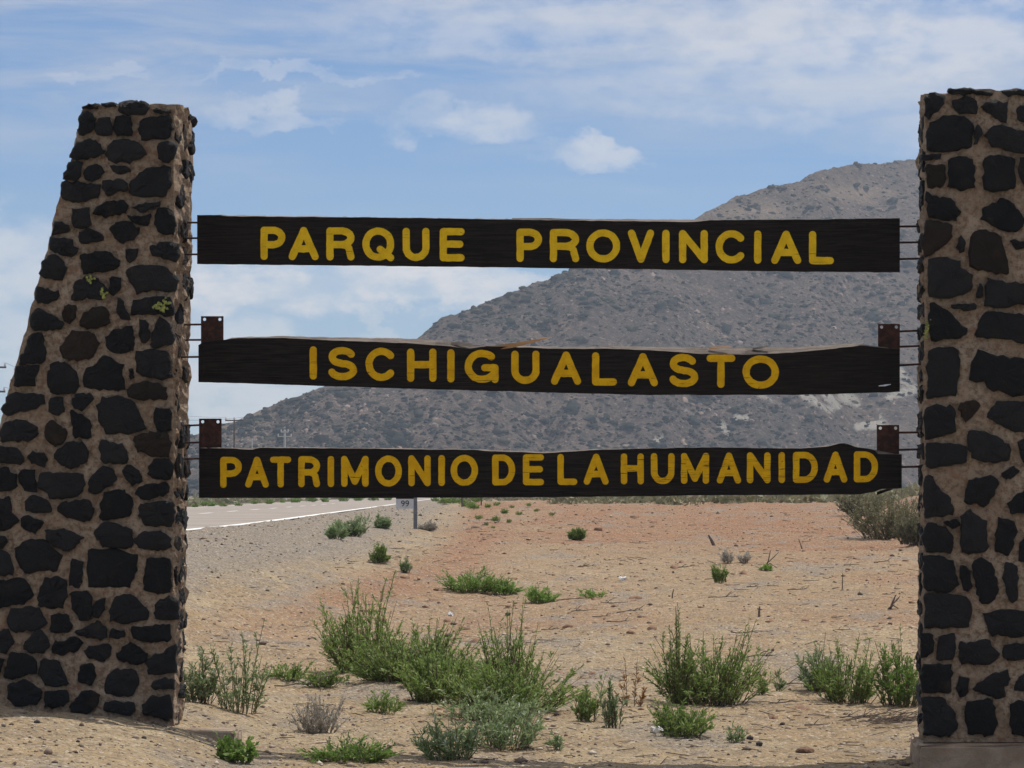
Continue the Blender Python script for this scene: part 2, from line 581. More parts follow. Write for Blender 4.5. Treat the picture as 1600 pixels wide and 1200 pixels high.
M = {
    'ground': mat('sandy_soil', m_ground), 'mortar': mat('brown_mortar', m_mortar),
    'stone': stone_mat('black_basalt', ((.0065, .0068, .0076), (.022, .0215, .0225), (.034, .029, .026)), (.058, .052, .048)),
    'brown_stone': stone_mat('rusty_basalt', ((.020, .014, .010), (.032, .021, .014), (.060, .034, .018)), (.015, .012, .010)),
    'lichen': mat('yellow_lichen', m_lichen), 'board': mat('dark_stained_wood', m_board), 'oldwood': mat('weathered_wood', m_oldwood),
    'splinter_or_light_slit': mat('fresh_split_wood', m_splinter), 'yellow': mat('yellow_paint', yellow(0.0, (.66, .41, .010), (.78, .50, .016))), 'yellow_mid': mat('worn_yellow_paint', yellow(.02)), 'yellow_worn': mat('cracked_yellow_paint', yellow(.055)), 'rust': mat('rusty_steel', m_rust),
    'concrete': mat('weathered_concrete', m_concrete), 'asphalt': mat('pale_asphalt', m_asphalt), 'roadpaint': mat('white_road_paint', m_roadpaint),
    'mountain': mat('rocky_slope', m_mountain), 'pebble': mat('pebbles', m_pebble),
    'leaf': leaf_mat('green_leaves', (.120, .195, .035), (.230, .320, .080), (.42, .46, .24), .42),
    'leaf_blue': leaf_mat('grey_green_leaves', (.140, .205, .070), (.275, .350, .165), (.52, .56, .42), .38),
    'leaf_bright': leaf_mat('bright_leaves', (.120, .225, .030), (.215, .335, .070), (.38, .44, .20), .40),
    'leaf_dry': leaf_mat('dry_grey_leaves', (.40, .36, .30), (.56, .52, .45), (.27, .21, .15), .25),
    'leaf_rust': leaf_mat('dry_rust_leaves', (.22, .10, .04), (.30, .16, .06), (.18, .12, .06), .25),
    'scrub': leaf_mat('olive_scrub_leaves', (.13, .135, .065), (.24, .225, .13), (.27, .22, .15), .3),
    'hillscrub': mat('dark_hill_scrub', m_hillscrub),
    'stem': plain('brown_stems', (.13, .085, .05), (.075, .05, .032)), 'drystem': plain('pale_dry_stems', (.44, .39, .32), (.33, .28, .22)), 'greenstem': plain('green_stems', (.13, .14, .05), (.16, .10, .05)),
    'twig': plain('grey_dead_wood', (.15, .115, .09), (.065, .045, .035), 30), 'white': plain('white_plastic', (.80, .79, .77), (.66, .65, .64), 30, .5),
    'clod': plain('brown_clod', (.20, .115, .07), (.11, .065, .042), 25), 'galv': plain('galvanised_steel', (.16, .165, .18), (.12, .125, .14), 9, .5),
    'signwhite': plain('grey_white_sign_face', (.55, .55, .56), (.47, .47, .48), 12, .6), 'black': plain('black_paint', (.012, .012, .012), None, 9, .6),
    'pole': plain('grey_pole_wood', (.13, .11, .095), (.085, .07, .06), 3), 'polepale': plain('pale_concrete_pole', (.45, .44, .41), (.36, .35, .33), 2),
    'wire': plain('dark_wire', (.05, .05, .05)), 'insul_and_slit': plain('white_insulator_and_slit', (.6, .6, .62)), 'darkrock': plain('dark_rock', (.06, .052, .047), (.035, .03, .03), 20),
}

# ------------------------------------------------------------------ terrain height
_d = np.array([0, 10, 18, 23, 27, 32, 40, 50, 60, 80, 95, 110, 130, 200, 400, 700, 1200, 3000, 9000.])
_h = np.array([1.9, 1.9, 1.9, 1.88, 1.80, 1.62, 1.33, 1.05, .84, .58, .43, .35, .42, .62, .75, .65, .5, .3, .2])
_ld = np.log(np.linspace(0, 1, 4000) * 9000 + 8)
_tab = 1.65 - np.interp(np.exp(_ld) - 8, _d, _h)
_lu = np.linspace(math.log(8), math.log(9008), 6000)
_tu = 1.65 - np.interp(np.exp(_lu) - 8, _d, _h)
_k = np.ones(90) / 90
_tu = np.convolve(np.pad(_tu, 90, mode='edge'), _k, 'same')[90:-90]


def zc(d):
    return np.interp(np.log(np.maximum(d, 0) + 8), _lu, _tu)


RE_D = np.array([-20, 10, 20, 30, 40, 49, 60, 71, 93, 138, 193, 400, 800, 3000.])
RE_X = np.array([-22, -13.5, -10.5, -7.8, -5.9, -5.0, -4.85, -4.92, -5.15, -5.6, -6.2, -8.6, -13, -42.])
ROADW, ROADZ = 7.3, 1.07


def road_edge(d):
    return (np.interp(d - 2, RE_D, RE_X) + np.interp(d, RE_D, RE_X) + np.interp(d + 2, RE_D, RE_X)) / 3


SX = np.array([-9, -4.2, -3.6, -2.9, -2.4, -2.12, -1.9, -0.9, 0, 2.8, 4, 9])
SZ = np.array([.25, .15, .115, .06, .0, -.085, -.165, -.20, -.235, -.262, -.275, -.3])


def shoulder(X, d):
    return 1 - sstep(0.2, 5.6, X - road_edge(d))


def bank(X, d):
    xb = np.interp(d, [40, 45, 55, 65, 80, 110, 150], [6.4, 6.2, 6.7, 7.5, 9.2, 13, 18])
    return sstep(0, 1.1, X - xb + 0.5 * fbm(X * .8, d * .5, 91, 3)) * sstep(40, 47, d) * (1 - sstep(85, 120, d))


def terrain(X, Y, fine=True):
    X = np.asarray(X, float); Y = np.asarray(Y, float)
    d = Y
    s = shoulder(X, d)
    far = zc(d) * (1 - s) + ROADZ * s
    lx = road_edge(d) - ROADW - X
    far = far - .35 * sstep(0.5, 4, lx) * s
    near = np.interp(X, SX, SZ)
    wgt = sstep(23.4, 33, d)
    z = near * (1 - wgt) + far * wgt
    z = z + .36 * bank(X, d)
    onroad = sstep(0.25, 0.0, X - road_edge(d)) * sstep(-.4, 0.1, X - road_edge(d) + ROADW) * sstep(26, 32, d)
    amp = 1 - onroad
    calm = 1 - .6 * sstep(24, 22, d)
    bump = .085 * fbm(X * .30, d * .22, 3, 3) * sstep(23, 27, d) + .040 * fbm(X * 1.25, d * .9, 11, 4) * calm + .028 * np.maximum(0, fbm(X * 2.6, d * 2.0, 13, 3) - .12) * sstep(24, 30, d) * 2
    bump = bump + .16 * fbm(X * .22, d * .12, 19, 3) * sstep(60, 90, d) * (1 - sstep(150, 200, d))
    if fine:
        bump = bump + .018 * fbm(X * 6, d * 6, 23, 3, .6) * (1 - sstep(150, 300, d))
    z = z + bump * amp - .03 * onroad
    return z


_tt = np.concatenate([np.arange(12, 60, .02), np.arange(60, 500, .1)])


def ground(px, py):
    """first point of the terrain under a photograph pixel"""
    d = ray(px, py)
    P = CAM[None, :] + _tt[:, None] / d[1] * d[None, :]
    hit = np.nonzero(P[:, 2] < terrain(P[:, 0], P[:, 1]))[0]
    if len(hit) == 0:
        i = len(_tt) - 1
    else:
        i = hit[0]
    p = P[i].copy()
    p[2] = terrain(p[0], p[1])
    return p


# ground sheet
ys = np.concatenate([np.linspace(-40, 17, 24)[:-1], np.arange(17, 36, .075), np.geomspace(36, 130, 330), np.geomspace(131.5, 2600, 70)])
a_in = np.linspace(-.20, .20, 380)
a_out = .20 + np.geomspace(.004, 1.6, 26)
aa = np.concatenate([-a_out[::-1], a_in, a_out])
YY, AA = np.meshgrid(ys, aa, indexing='ij')
XX = AA * (np.maximum(YY, -10) + 15)
ZZ = terrain(XX, YY)
nr, nc = XX.shape
idx = np.arange(nr * nc).reshape(nr, nc)
faces = np.stack([idx[:-1, :-1], idx[:-1, 1:], idx[1:, 1:], idx[1:, :-1]], -1).reshape(-1, 4)
verts = np.stack([XX, YY, ZZ], -1).reshape(-1, 3)
gm = mesh_np('ground', verts, faces, [M['ground']], smooth=True)
s_ = shoulder(XX, YY)
gravel = sstep(.28, .62, s_ + .18 * fbm(XX * .7, YY * .35, 41, 3)) * sstep(26, 36, YY)
toe = np.exp(-((s_ - .16) / .13) ** 2) * sstep(30, 40, YY) * .85
red = np.clip(1.1 * toe + 1.0 * sstep(46, 70, YY) * sstep(-1.5, 3, XX) + .9 * bank(XX, YY) + .45 * sstep(.05, .5, fbm(XX * .35, YY * .18, 61, 3)) * sstep(24, 30, YY), 0, 1) * (1 - gravel)
soil = np.stack([red, gravel, 0 * red, 1 + 0 * red], -1).reshape(-1, 4).astype(np.float32)
ca = gm.color_attributes.new('soil', 'FLOAT_COLOR', 'POINT')
ca.data.foreach_set('color', soil.ravel())
obj('ground', gm, kind='structure')

# road with edge lines and centre dashes
dd = np.concatenate([np.arange(-20, 60, 1.0), np.geomspace(60, 2500, 120)])


def strip(off0, off1, zoff, d, name, material):
    e = road_edge(d)
    v = []
    for i in range(len(d)):
        v.append((e[i] + off0, d[i], ROADZ - .03 + zoff)); v.append((e[i] + off1, d[i], ROADZ - .03 + zoff))
    n = len(d)
    f = [(2 * i, 2 * i + 1, 2 * i + 3, 2 * i + 2) for i in range(n - 1)]
    return mesh_np(name, v, f, [material])


dr = dd[dd > 28]
roadz = np.maximum(ROADZ, 0)
rm = strip(-ROADW, 0, .022, dr, 'road', M['asphalt'])
road_o = obj('road', rm, kind='structure')
obj('edge_line', strip(-.26, -.05, .027, dr, 'edge_line', M['roadpaint']), road_o)
obj('edge_line', strip(-ROADW + .05, -ROADW + .2, .027, dr, 'edge_line', M['roadpaint']), road_o)
for k in range(14):
    d0 = 40 + k * 10.0
    obj('centre_dash', strip(-ROADW / 2 - .07, -ROADW / 2 + .07, .027, np.linspace(d0, d0 + 4, 5), 'centre_dash', M['roadpaint']), road_o)

# ------------------------------------------------------------------ mountain
SKX = np.array([-1600, -900, -400, -100, 150, 300, 345, 375, 400, 430, 442, 470, 500, 560, 600, 650, 672, 688, 740, 800, 850, 880, 905, 1000, 1085, 1110, 1150, 1200, 1250, 1275, 1330, 1380, 1430, 1600, 1800, 2100, 2600, 3400])
SKY_ = np.array([735, 715, 725, 712, 705, 684, 663, 656, 645, 634, 627, 617, 606, 583, 563, 530, 512, 497, 480, 460, 441, 426, 419, 378, 341, 325, 306, 292, 283, 268, 258, 252, 247, 228, 205, 190, 250, 400])
cols = np.concatenate([np.linspace(-1600, 150, 70)[:-1], np.linspace(150, 1550, 640), np.linspace(1550, 3400, 90)[1:]])
el = 770 - np.interp(cols, SKX, SKY_)
DR = 900 + 320 * sstep(300, 1700, cols) + 45 * fbm(cols / 260, cols * 0 + 3, 71, 3)
DF = DR - (70 + 1.75 * el / FPX * DR) + 40 * fbm(cols / 160, cols * 0 + 7, 73, 3)
nrow, nback = 300, 26
S = np.linspace(0, 1, nrow)
CC, SS = np.meshgrid(cols, S, indexing='xy')
ELc, DRc, DFc = [np.broadcast_to(q, CC.shape) for q in (el, DR, DF)]
DIST = DFc + (DRc - DFc) * SS
XM = (CC - 800) / FPX * DIST
HR = ELc / FPX * DRc
prof = SS ** 1.12
ZM = 1.0 + (HR + .6) * prof
env = np.sin(np.pi * np.clip(SS, 0, 1)) ** .8
# spurs and gullies running downslope, then rough rocky ground
gul = np.abs(fbm(XM / 95 + .4 * fbm(XM / 60, DIST / 90, 77, 2), DIST / 330, 79, 3)) * 2
ZM = ZM + env * (HR * .20) * (.5 - gul) + env * HR * .11 * fbm(XM / 130, DIST / 130, 83, 3)
rough_env = np.clip(env + .38, 0, 1)
ZM = ZM + rough_env * (3.2 * fbm(XM / 22, DIST / 22, 85, 4, .55) + 1.6 * np.maximum(0, fbm(XM / 5, DIST / 5, 87, 3, .6)) + .8 * fbm(XM / 2.4, DIST / 2.4, 89, 2, .6))
# back of the ridge
SB = np.linspace(0, 1, nback)[1:]
rows_b = []
for sb in SB:
    dist = DR + 700 * sb
    xb = (cols - 800) / FPX * dist
    zb = ZM[-1] * (1 - sb) ** 1.3 - 6 * sb + 3 * fbm(xb / 40, dist / 40, 88, 3) * sb
    zb = np.minimum(zb, (ZM[-1] - 1.65) / DR * dist * (1 - .05 * sb) + 1.65 - 2 * sb)
    rows_b.append((xb, dist, zb))
XA = np.vstack([XM] + [r[0][None] for r in rows_b]); YA = np.vstack([DIST] + [r[1][None] for r in rows_b]); ZA = np.vstack([ZM] + [r[2][None] for r in rows_b])
nr, nc = XA.shape
idx = np.arange(nr * nc).reshape(nr, nc)
faces = np.stack([idx[:-1, :-1], idx[:-1, 1:], idx[1:, 1:], idx[1:, :-1]], -1).reshape(-1, 4)
mm = mesh_np('mountain', np.stack([XA, YA, ZA], -1).reshape(-1, 3), faces, [M['mountain']], smooth=False)
# pale scree tongues and sandy ridge patches, by photograph position on the slope
PXA = 800 + FPX * XA / YA
PYA = 770 - FPX * (ZA - 1.65) / YA
pale = np.zeros_like(PXA); tan = np.zeros_like(PXA)
wob = 16 * fbm(XA / 9, YA / 14, 93, 3)
for (x0, y0, x1, y1, wd) in [(1190, 618, 1214, 632, 7), (1255, 616, 1300, 640, 6), (1285, 618, 1308, 632, 8), (1318, 618, 1336, 632, 8), (1405, 575, 1424, 606, 10), (1392, 622, 1412, 614, 7),
                             (1340, 668, 1375, 660, 4), (1372, 640, 1384, 672, 4), (1072, 640, 1084, 648, 5), (1125, 662, 1135, 672, 4), (1150, 656, 1166, 652, 3), (1025, 690, 1034, 684, 4)]:
    ux, uy = x1 - x0, y1 - y0
    L2 = ux * ux + uy * uy
    t_ = np.clip(((PXA - x0) * ux + (PYA - y0) * uy) / L2, 0, 1)
    dd_ = np.hypot(PXA - x0 - t_ * ux, PYA - y0 - t_ * uy) + wob * .6
    pale = np.maximum(pale, sstep(wd, wd * .5, dd_) * (np.arange(nr)[:, None] < nrow))
for (x, y, a, b) in [(405, 648, 28, 8), (360, 672, 45, 14), (1180, 330, 70, 18), (1340, 300, 60, 14), (1050, 372, 50, 14), (960, 400, 60, 10)]:
    tan = np.maximum(tan, np.exp(-((PXA - x) / a) ** 2 - ((PYA - y) / b) ** 2) * .45)
ra = mm.color_attributes.new('rock', 'FLOAT_COLOR', 'POINT')
ra.data.foreach_set('color', np.stack([pale, tan, 0 * pale, 1 + 0 * pale], -1).astype(np.float32).ravel())
obj('mountain', mm, kind='structure')


# scrub and boulders on the slope (uncountable)
def blob_cloud(P, R, flat, seed, nth=7, nph=4):
    """many lumpy rounded solids in one mesh"""
    r = np.random.default_rng(seed)
    th = np.linspace(0, 2 * np.pi, nth, endpoint=False)
    ph = np.linspace(0.0, np.pi * .62, nph)[1:]
    base = [(0, 0, 1)]
    for p_ in ph:
        for t_ in th:
            base.append((math.sin(p_) * math.cos(t_), math.sin(p_) * math.sin(t_), math.cos(p_)))
    base = np.array(base)
    n, m = len(P), len(base)
    jit = 1 + .5 * (r.random((n, m, 1)) - .5) * 2
    V = base[None] * jit * R[:, None, None]
    V[:, :, 2] *= flat
    rot = r.random(n) * 6.28
    c, s = np.cos(rot)[:, None], np.sin(rot)[:, None]
    x = V[:, :, 0] * c - V[:, :, 1] * s; y = V[:, :, 0] * s + V[:, :, 1] * c
    V[:, :, 0], V[:, :, 1] = x, y
    V = V + P[:, None, :]
    f = []
    for j in range(nth):
        f.append((0, 1 + j, 1 + (j + 1) % nth))
    for i in range(len(ph) - 1):
        for j in range(nth):
            a_, b_ = 1 + i * nth + j, 1 + i * nth + (j + 1) % nth
            f.append((a_, a_ + nth, b_)); f.append((b_, a_ + nth, b_ + nth))
    f = np.array(f)
    F = (f[None] + (np.arange(n) * m)[:, None, None]).reshape(-1, 3)
    return V.reshape(-1, 3), F


def slope_points(n, seed, dens=None):
    r = np.random.default_rng(seed)
    ci = r.uniform(40, len(cols) - 2, n * 3); ri = r.uniform(2, nrow - 1.01, n * 3)
    i, j = ri.astype(int), ci.astype(int)
    fi, fj = ri - i, ci - j
    def q(A):
        return (A[i, j] * (1 - fj) + A[i, j + 1] * fj) * (1 - fi) + (A[i + 1, j] * (1 - fj) + A[i + 1, j + 1] * fj) * fi
    P = np.stack([q(XA), q(YA), q(ZA)], -1)
    px_ = 800 + FPX * P[:, 0] / P[:, 1]; py_ = 770 - FPX * (P[:, 2] - 1.65) / P[:, 1]
    clump = fbm(P[:, 0] / 30, P[:, 1] / 45, seed + 5, 3)
    keep = clump + r.uniform(-.55, .55, len(P)) + (0.30 * sstep(800, 420, px_) * sstep(540, 640, py_)) > .08
    return P[keep][:n]


Pm = slope_points(19000, 101)
Rm = np.random.default_rng(5).lognormal(-.95, .62, len(Pm)).clip(.15, 2.2)
V_, F_ = blob_cloud(Pm - np.array([0, 0, .1]), Rm, .6, 102, 7, 4)
obj('hillside_scrub', mesh_np('hillside_scrub', V_, F_, [M['hillscrub']]), label='dark green scrub bushes dotted over the mountain slope', category='scrub', kind='stuff')
Pm = slope_points(7000, 131)
Rm = np.random.default_rng(6).lognormal(-1.05, .45, len(Pm)).clip(.15, 1.2)
V_, F_ = blob_cloud(Pm - np.array([0, 0, .2]), Rm, .7, 132, 5, 3)
obj('hillside_boulders', mesh_np('hillside_boulders', V_, F_, [plain('pinkish_boulders', (.27, .195, .15), (.16, .12, .10), .5)]), label='pinkish pale boulders strewn over the mountain slope', category='boulders', kind='stuff')


# ------------------------------------------------------------------ stone pillars
def poly(s, ox, oy, k):
    return [(ox + float(a) / k, oy + float(b) / k) for a, b in (q.split(',') for q in s.split())]


L1 = """645,80 720,60 770,70 750,95 690,105 650,100|785,60 880,50 912,70 900,90 850,95 795,90|940,70 1060,40 1130,45 1160,90 1140,140 1030,150 950,135 930,110|1190,105 1320,108 1340,128 1200,130
640,120 700,125 745,180 720,270 650,312 605,270 610,190|760,180 850,160 880,220 870,310 780,315 745,270|900,160 960,145 1025,180 1030,310 910,310 885,250|1110,180 1200,160 1340,160 1350,260 1310,330 1110,340 1085,260
595,370 700,340 770,360 815,430 760,480 600,500 545,480|880,345 1000,335 1080,360 1145,450 1100,495 900,530 840,480 822,420|1240,370 1330,360 1390,380 1350,510 1280,515 1245,480|530,515 640,520 620,650 500,655|680,550 790,535 805,600 780,645 690,665 650,610
860,540 950,545 1030,570 1020,600 920,615 870,590|1150,570 1300,545 1335,580 1330,720 1270,795 1100,790 1010,760 1030,660|490,670 600,670 780,700 770,790 620,830 510,820 480,760|800,665 940,650 990,680 1005,740 930,745 850,780 795,720
760,860 860,820 960,810 1005,850 980,915 830,940 720,930|1040,865 1150,835 1240,825 1260,850 1180,890 1090,910|990,930 1080,945 1180,920 1160,1020 1090,1010 1020,975|560,885 690,875 710,1010 640,1030 565,1020|1260,870 1340,890 1375,1000 1350,1080 1250,1075 1205,1000 1215,910
430,980 520,990 560,1050 500,1075 410,1080|900,985 1030,985 1090,1050 1040,1120 960,1150 900,1110 865,1050|630,1050 720,1035 810,1100 780,1140 640,1150 610,1110|400,1100 560,1130 610,1200 570,1265 400,1210 390,1150|1170,1165 1300,1140 1400,1160 1390,1290 1330,1290 1180,1230"""
L2 = """400,40 460,60 530,140 480,235 330,220 310,180 340,90|640,40 770,20 850,10 940,110 900,150 750,180 650,185 630,110|985,0 1075,0 1060,70 1010,110 990,60|980,190 1030,130 1280,130 1390,240 1370,330 1220,310 1080,345 1020,260|590,245 740,210 840,310 820,380 650,385 560,390
870,215 950,225 950,290 900,350 850,340 855,260|285,295 350,300 470,340 440,395 300,425 270,370|300,460 400,510 500,575 465,630 250,630 235,530|530,430 600,440 590,520 550,585 500,550 485,490|720,450 820,450 850,510 840,590 760,620 680,620 625,560 650,500|930,370 960,420 1020,540 1000,560 940,540 905,470
1050,400 1200,370 1330,370 1360,460 1340,520 1180,500 1030,515 1020,450|1090,540 1170,580 1170,720 1110,740 1085,650|1245,520 1340,600 1370,680 1340,740 1180,765 1190,650|560,640 720,640 775,740 720,840 600,865 500,850 470,790 520,700|890,630 1030,590 1050,690 1040,790 900,810 820,750 840,690|240,660 320,655 365,830 340,880 140,895 170,830
1060,790 1290,785 1340,880 1350,1000 1290,1015 1090,980 1060,880|130,905 310,905 270,1000 270,1060 110,1070|420,880 520,890 590,950 620,1070 580,1120 420,1125 365,1040 380,950|790,830 850,840 890,880 985,900 950,980 985,1095 670,1085 650,990 690,910 760,890|1010,930 1050,940 1045,1000 1015,1005|1040,1050 1150,1030 1300,1080 1300,1170 1150,1180 1010,1150 990,1100
110,1110 350,1130 345,1200 300,1240 50,1295 20,1250 60,1160|390,1150 490,1160 505,1260 440,1295 380,1260|580,1125 700,1120 735,1160 640,1260 560,1220|790,1150 920,1145 1050,1195 1140,1400 1020,1440 830,1440 770,1340 770,1220"""
L3 = """30,160 100,130 200,135 290,190 300,240 240,290 10,300 5,220|410,135 530,215 510,280 430,340 350,270 360,180|555,50 640,90 715,150 710,265 590,270 560,150|1215,45 1330,50 1345,215 1240,210 1205,150|1050,260 1180,220 1300,220 1340,330 1310,420 1180,410 1080,380 1045,310|-60,340 130,345 200,440 150,475 -50,460
230,390 340,380 385,450 330,490 250,470 210,430|520,310 640,305 685,350 670,460 560,510 480,490 420,410 450,360|790,280 860,310 950,320 1000,400 990,465 800,465 780,400|1200,440 1320,435 1360,500 1330,600 1230,595 1145,560|-60,510 60,510 130,560 140,650 40,690 -60,680|155,530 270,530 280,690 190,680 152,620|320,550 500,540 650,560 655,660 590,740 420,745 290,660
780,505 880,510 910,600 870,640 740,715 690,700 700,590|1020,475 1110,570 1110,610 1020,645 950,530|1130,630 1310,620 1320,710 1200,745 1100,750 1050,690|820,700 970,675 1040,770 1010,880 900,900 780,905 790,790|1100,800 1250,760 1350,770 1370,900 1330,965 1130,960 1090,880|-60,760 80,730 85,850 150,905 60,985 -60,1005|240,720 320,740 400,800 400,850 200,845 200,780
500,770 690,750 735,830 720,900 650,930 500,880 440,820|210,880 340,930 270,1015 180,980 170,910|790,945 900,930 1030,985 1030,1130 800,1125 730,1010|1110,1010 1250,995 1340,1060 1340,1120 1250,1150 1080,1130 1040,1080|360,990 500,980 650,1050 560,1145 500,1155 360,1070|-40,1040 30,1040 65,1080 20,1135 -40,1130|120,1130 250,1060 370,1080 480,1200 440,1310 320,1310 200,1330 130,1230|-50,1160 60,1160 100,1280 100,1340 -50,1340|690,1145 900,1140 1070,1190 1070,1300 1010,1440 690,1440 680,1300"""
L4 = """560,20 650,40 640,230 590,240 540,230 545,120|1150,10 1330,20 1340,200 1320,285 1230,290 1120,250 1130,100|-60,210 150,160 230,210 265,300 180,365 -60,405|340,175 450,155 515,190 522,310 490,405 400,400 300,380 310,240|545,280 680,265 718,330 712,480 610,490 570,400|760,340 820,325 820,420 770,475 722,470 724,400|890,340 960,290 1040,295 1100,360 1165,420 1150,490 1000,520 865,510 870,400
1230,350 1340,300 1395,370 1395,490 1220,490 1210,410|90,410 250,385 340,440 360,520 290,570 100,585 50,490|400,465 520,445 560,530 550,590 400,590|640,560 760,500 840,560 843,620 780,645 590,610 580,580|860,570 970,575 970,620 900,645 852,620|1020,550 1330,525 1330,660 1180,670 1050,650|-60,570 60,570 120,660 50,740 -60,760|200,660 300,575 350,600 395,690 330,750 250,750 190,720
430,670 560,625 650,660 610,730 480,765 402,740|690,700 860,690 870,770 810,815 680,790 660,740|910,760 1020,660 1150,760 1140,820 1060,845 920,805|1200,780 1370,685 1380,900 1280,915 1160,920 1152,800|80,745 200,760 285,800 280,910 100,950 25,955 50,850|-50,790 30,800 10,900 -50,910|330,800 470,815 540,1000 440,1010 360,1005 300,900|620,850 730,830 750,900 720,990 610,985
890,880 1060,890 1085,980 1050,1080 940,1095 830,1060 830,950|1185,980 1260,950 1370,960 1360,1040 1200,1030|60,1010 200,960 330,1050 290,1150 120,1170 60,1100|350,1060 520,1045 540,1100 500,1170 350,1180|660,1035 780,1080 760,1160 680,1225 550,1220 540,1160|820,1130 1050,1130 1060,1200 1000,1240 810,1200|1200,1090 1330,1080 1350,1250 1280,1275 1120,1230 1110,1160"""
R1 = """320,35 450,33 610,60 590,78 340,72|660,45 820,40 820,80 680,80|180,75 260,55 300,85 300,140 240,185 200,230 180,200|350,120 430,80 505,110 505,180 430,190 370,175|525,145 600,105 690,125 690,245 650,235 590,190|760,150 840,140 840,270 760,220|215,250 330,200 430,210 485,270 470,400 330,430 190,420 190,330|510,250 540,290 520,360 490,385 495,300
610,265 700,270 830,310 830,440 730,430 600,400 560,330|165,445 280,440 280,475 165,485|180,515 305,515 300,640 200,655|340,465 440,460 490,480 485,650 400,670 320,640|590,450 740,470 740,660 640,675 550,665 545,490|775,470 840,470 840,660 780,620 765,540|190,670 250,710 340,715 400,800 370,860 200,840
190,860 340,880 350,960 270,1040 180,1090 160,1000|400,955 430,980 430,1040 400,1060 380,1020|600,750 690,715 750,780 810,860 750,935 660,920 530,850 540,790|480,930 560,920 660,960 705,1190 600,1180 460,1150 455,1060|715,975 770,990 830,990 830,1020 750,1035|200,1100 290,1090 415,1110 400,1160 475,1200 470,1300 330,1345 210,1330 200,1200"""
R2 = """570,10 660,40 830,60 830,200 760,180 640,200 560,190|520,50 545,70 540,145 500,140|345,180 500,180 500,215 420,220 345,210|215,170 320,220 390,290 455,350 400,390 220,415 205,300|560,230 650,225 830,260 830,430 700,400 510,390 500,330|200,470 330,445 390,470 405,570 370,750 190,770 195,600
510,460 600,500 740,520 830,520 830,750 760,755 570,710 550,660 460,665 475,540|400,800 480,780 530,810 490,860 430,915 395,840|640,790 830,790 830,970 720,975 560,880|185,820 360,820 370,980 290,1010 180,1020|460,970 550,980 640,1010 720,1090 690,1170 580,1170 470,1140 445,1030|190,1050 320,1050 440,1070 440,1170 300,1195 190,1200|760,1040 830,1020 830,1190 780,1140"""
R3 = """185,50 230,60 260,130 340,190 360,295 180,320 170,180|460,80 590,55 645,90 600,180 570,245 430,215 440,120|690,10 730,-5 770,25 720,75 655,55|740,180 830,130 830,290 710,285 705,230|200,345 290,370 360,430 350,535 190,525 165,430|295,345 380,320 400,360 370,385 310,365|405,310 460,265 570,340 570,520 500,545 408,530
640,315 740,340 755,400 710,545 620,520 625,400|800,430 840,420 840,600 765,580 765,500|165,555 270,555 350,590 395,730 330,780 180,765|395,620 440,615 470,680 465,765 420,780 400,680|482,590 540,560 600,600 645,760 610,840 530,855 495,740 476,650|680,590 760,610 765,830 710,845 670,700|180,790 440,805 480,890 450,1000 180,1005|540,910 680,890 830,900 830,1060 580,1050 570,960
155,1040 230,1040 235,1150 190,1190 155,1190|265,1060 370,1035 375,1150 350,1200 255,1200|395,1100 580,1080 650,1190 560,1240 395,1225|680,1110 830,1100 830,1190 700,1215 660,1160"""
R4 = """165,550 340,555 345,720 165,730|390,625 460,650 440,740 400,765 375,700|600,610 690,590 720,650 670,690 685,760 600,755 480,705|760,640 830,600 830,715 740,710|165,760 290,760 370,860 380,950 330,1000 170,990|440,780 600,775 635,920 600,995 450,985 435,880|710,810 770,770 830,800 830,1000 720,980 705,900"""


def parse(txt, ox, oy, k):
    return [poly(q, ox, oy, k) for ln in txt.strip().split('\n') for q in ln.strip().split('|') if q.strip()]


LEFT = parse(L1, 0, 150, 5) + parse(L2, 0, 390, 5) + parse(L3, 0, 630, 5) + parse(L4, 0, 870, 5)
RIGHT = parse(R1, 1400, 130, 4) + parse(R2, 1400, 430, 4) + parse(R3, 1400, 730, 4) + parse(R4, 1400, 900, 4)
BROWN = [(35 + 1415, 277), (1455, 375), (1545, 390), (147, 497), (85, 670), (240, 703), (118, 545), (1517, 645), (1460, 715), (232, 625), (113, 495), (1470, 450)]


def resample(pts, n):
    pts = np.array(pts + [pts[0]])
    seg = np.hypot(*(pts[1:] - pts[:-1]).T)
    cum_ = np.concatenate([[0], np.cumsum(seg)])
    t = np.linspace(0, cum_[-1], n, endpoint=False)
    return np.stack([np.interp(t, cum_, pts[:, 0]), np.interp(t, cum_, pts[:, 1])], -1)


def smooth_poly(q, it=1):
    for _ in range(it):
        q = (np.roll(q, 1, 0) + 2 * q + np.roll(q, -1, 0)) / 4
    return q


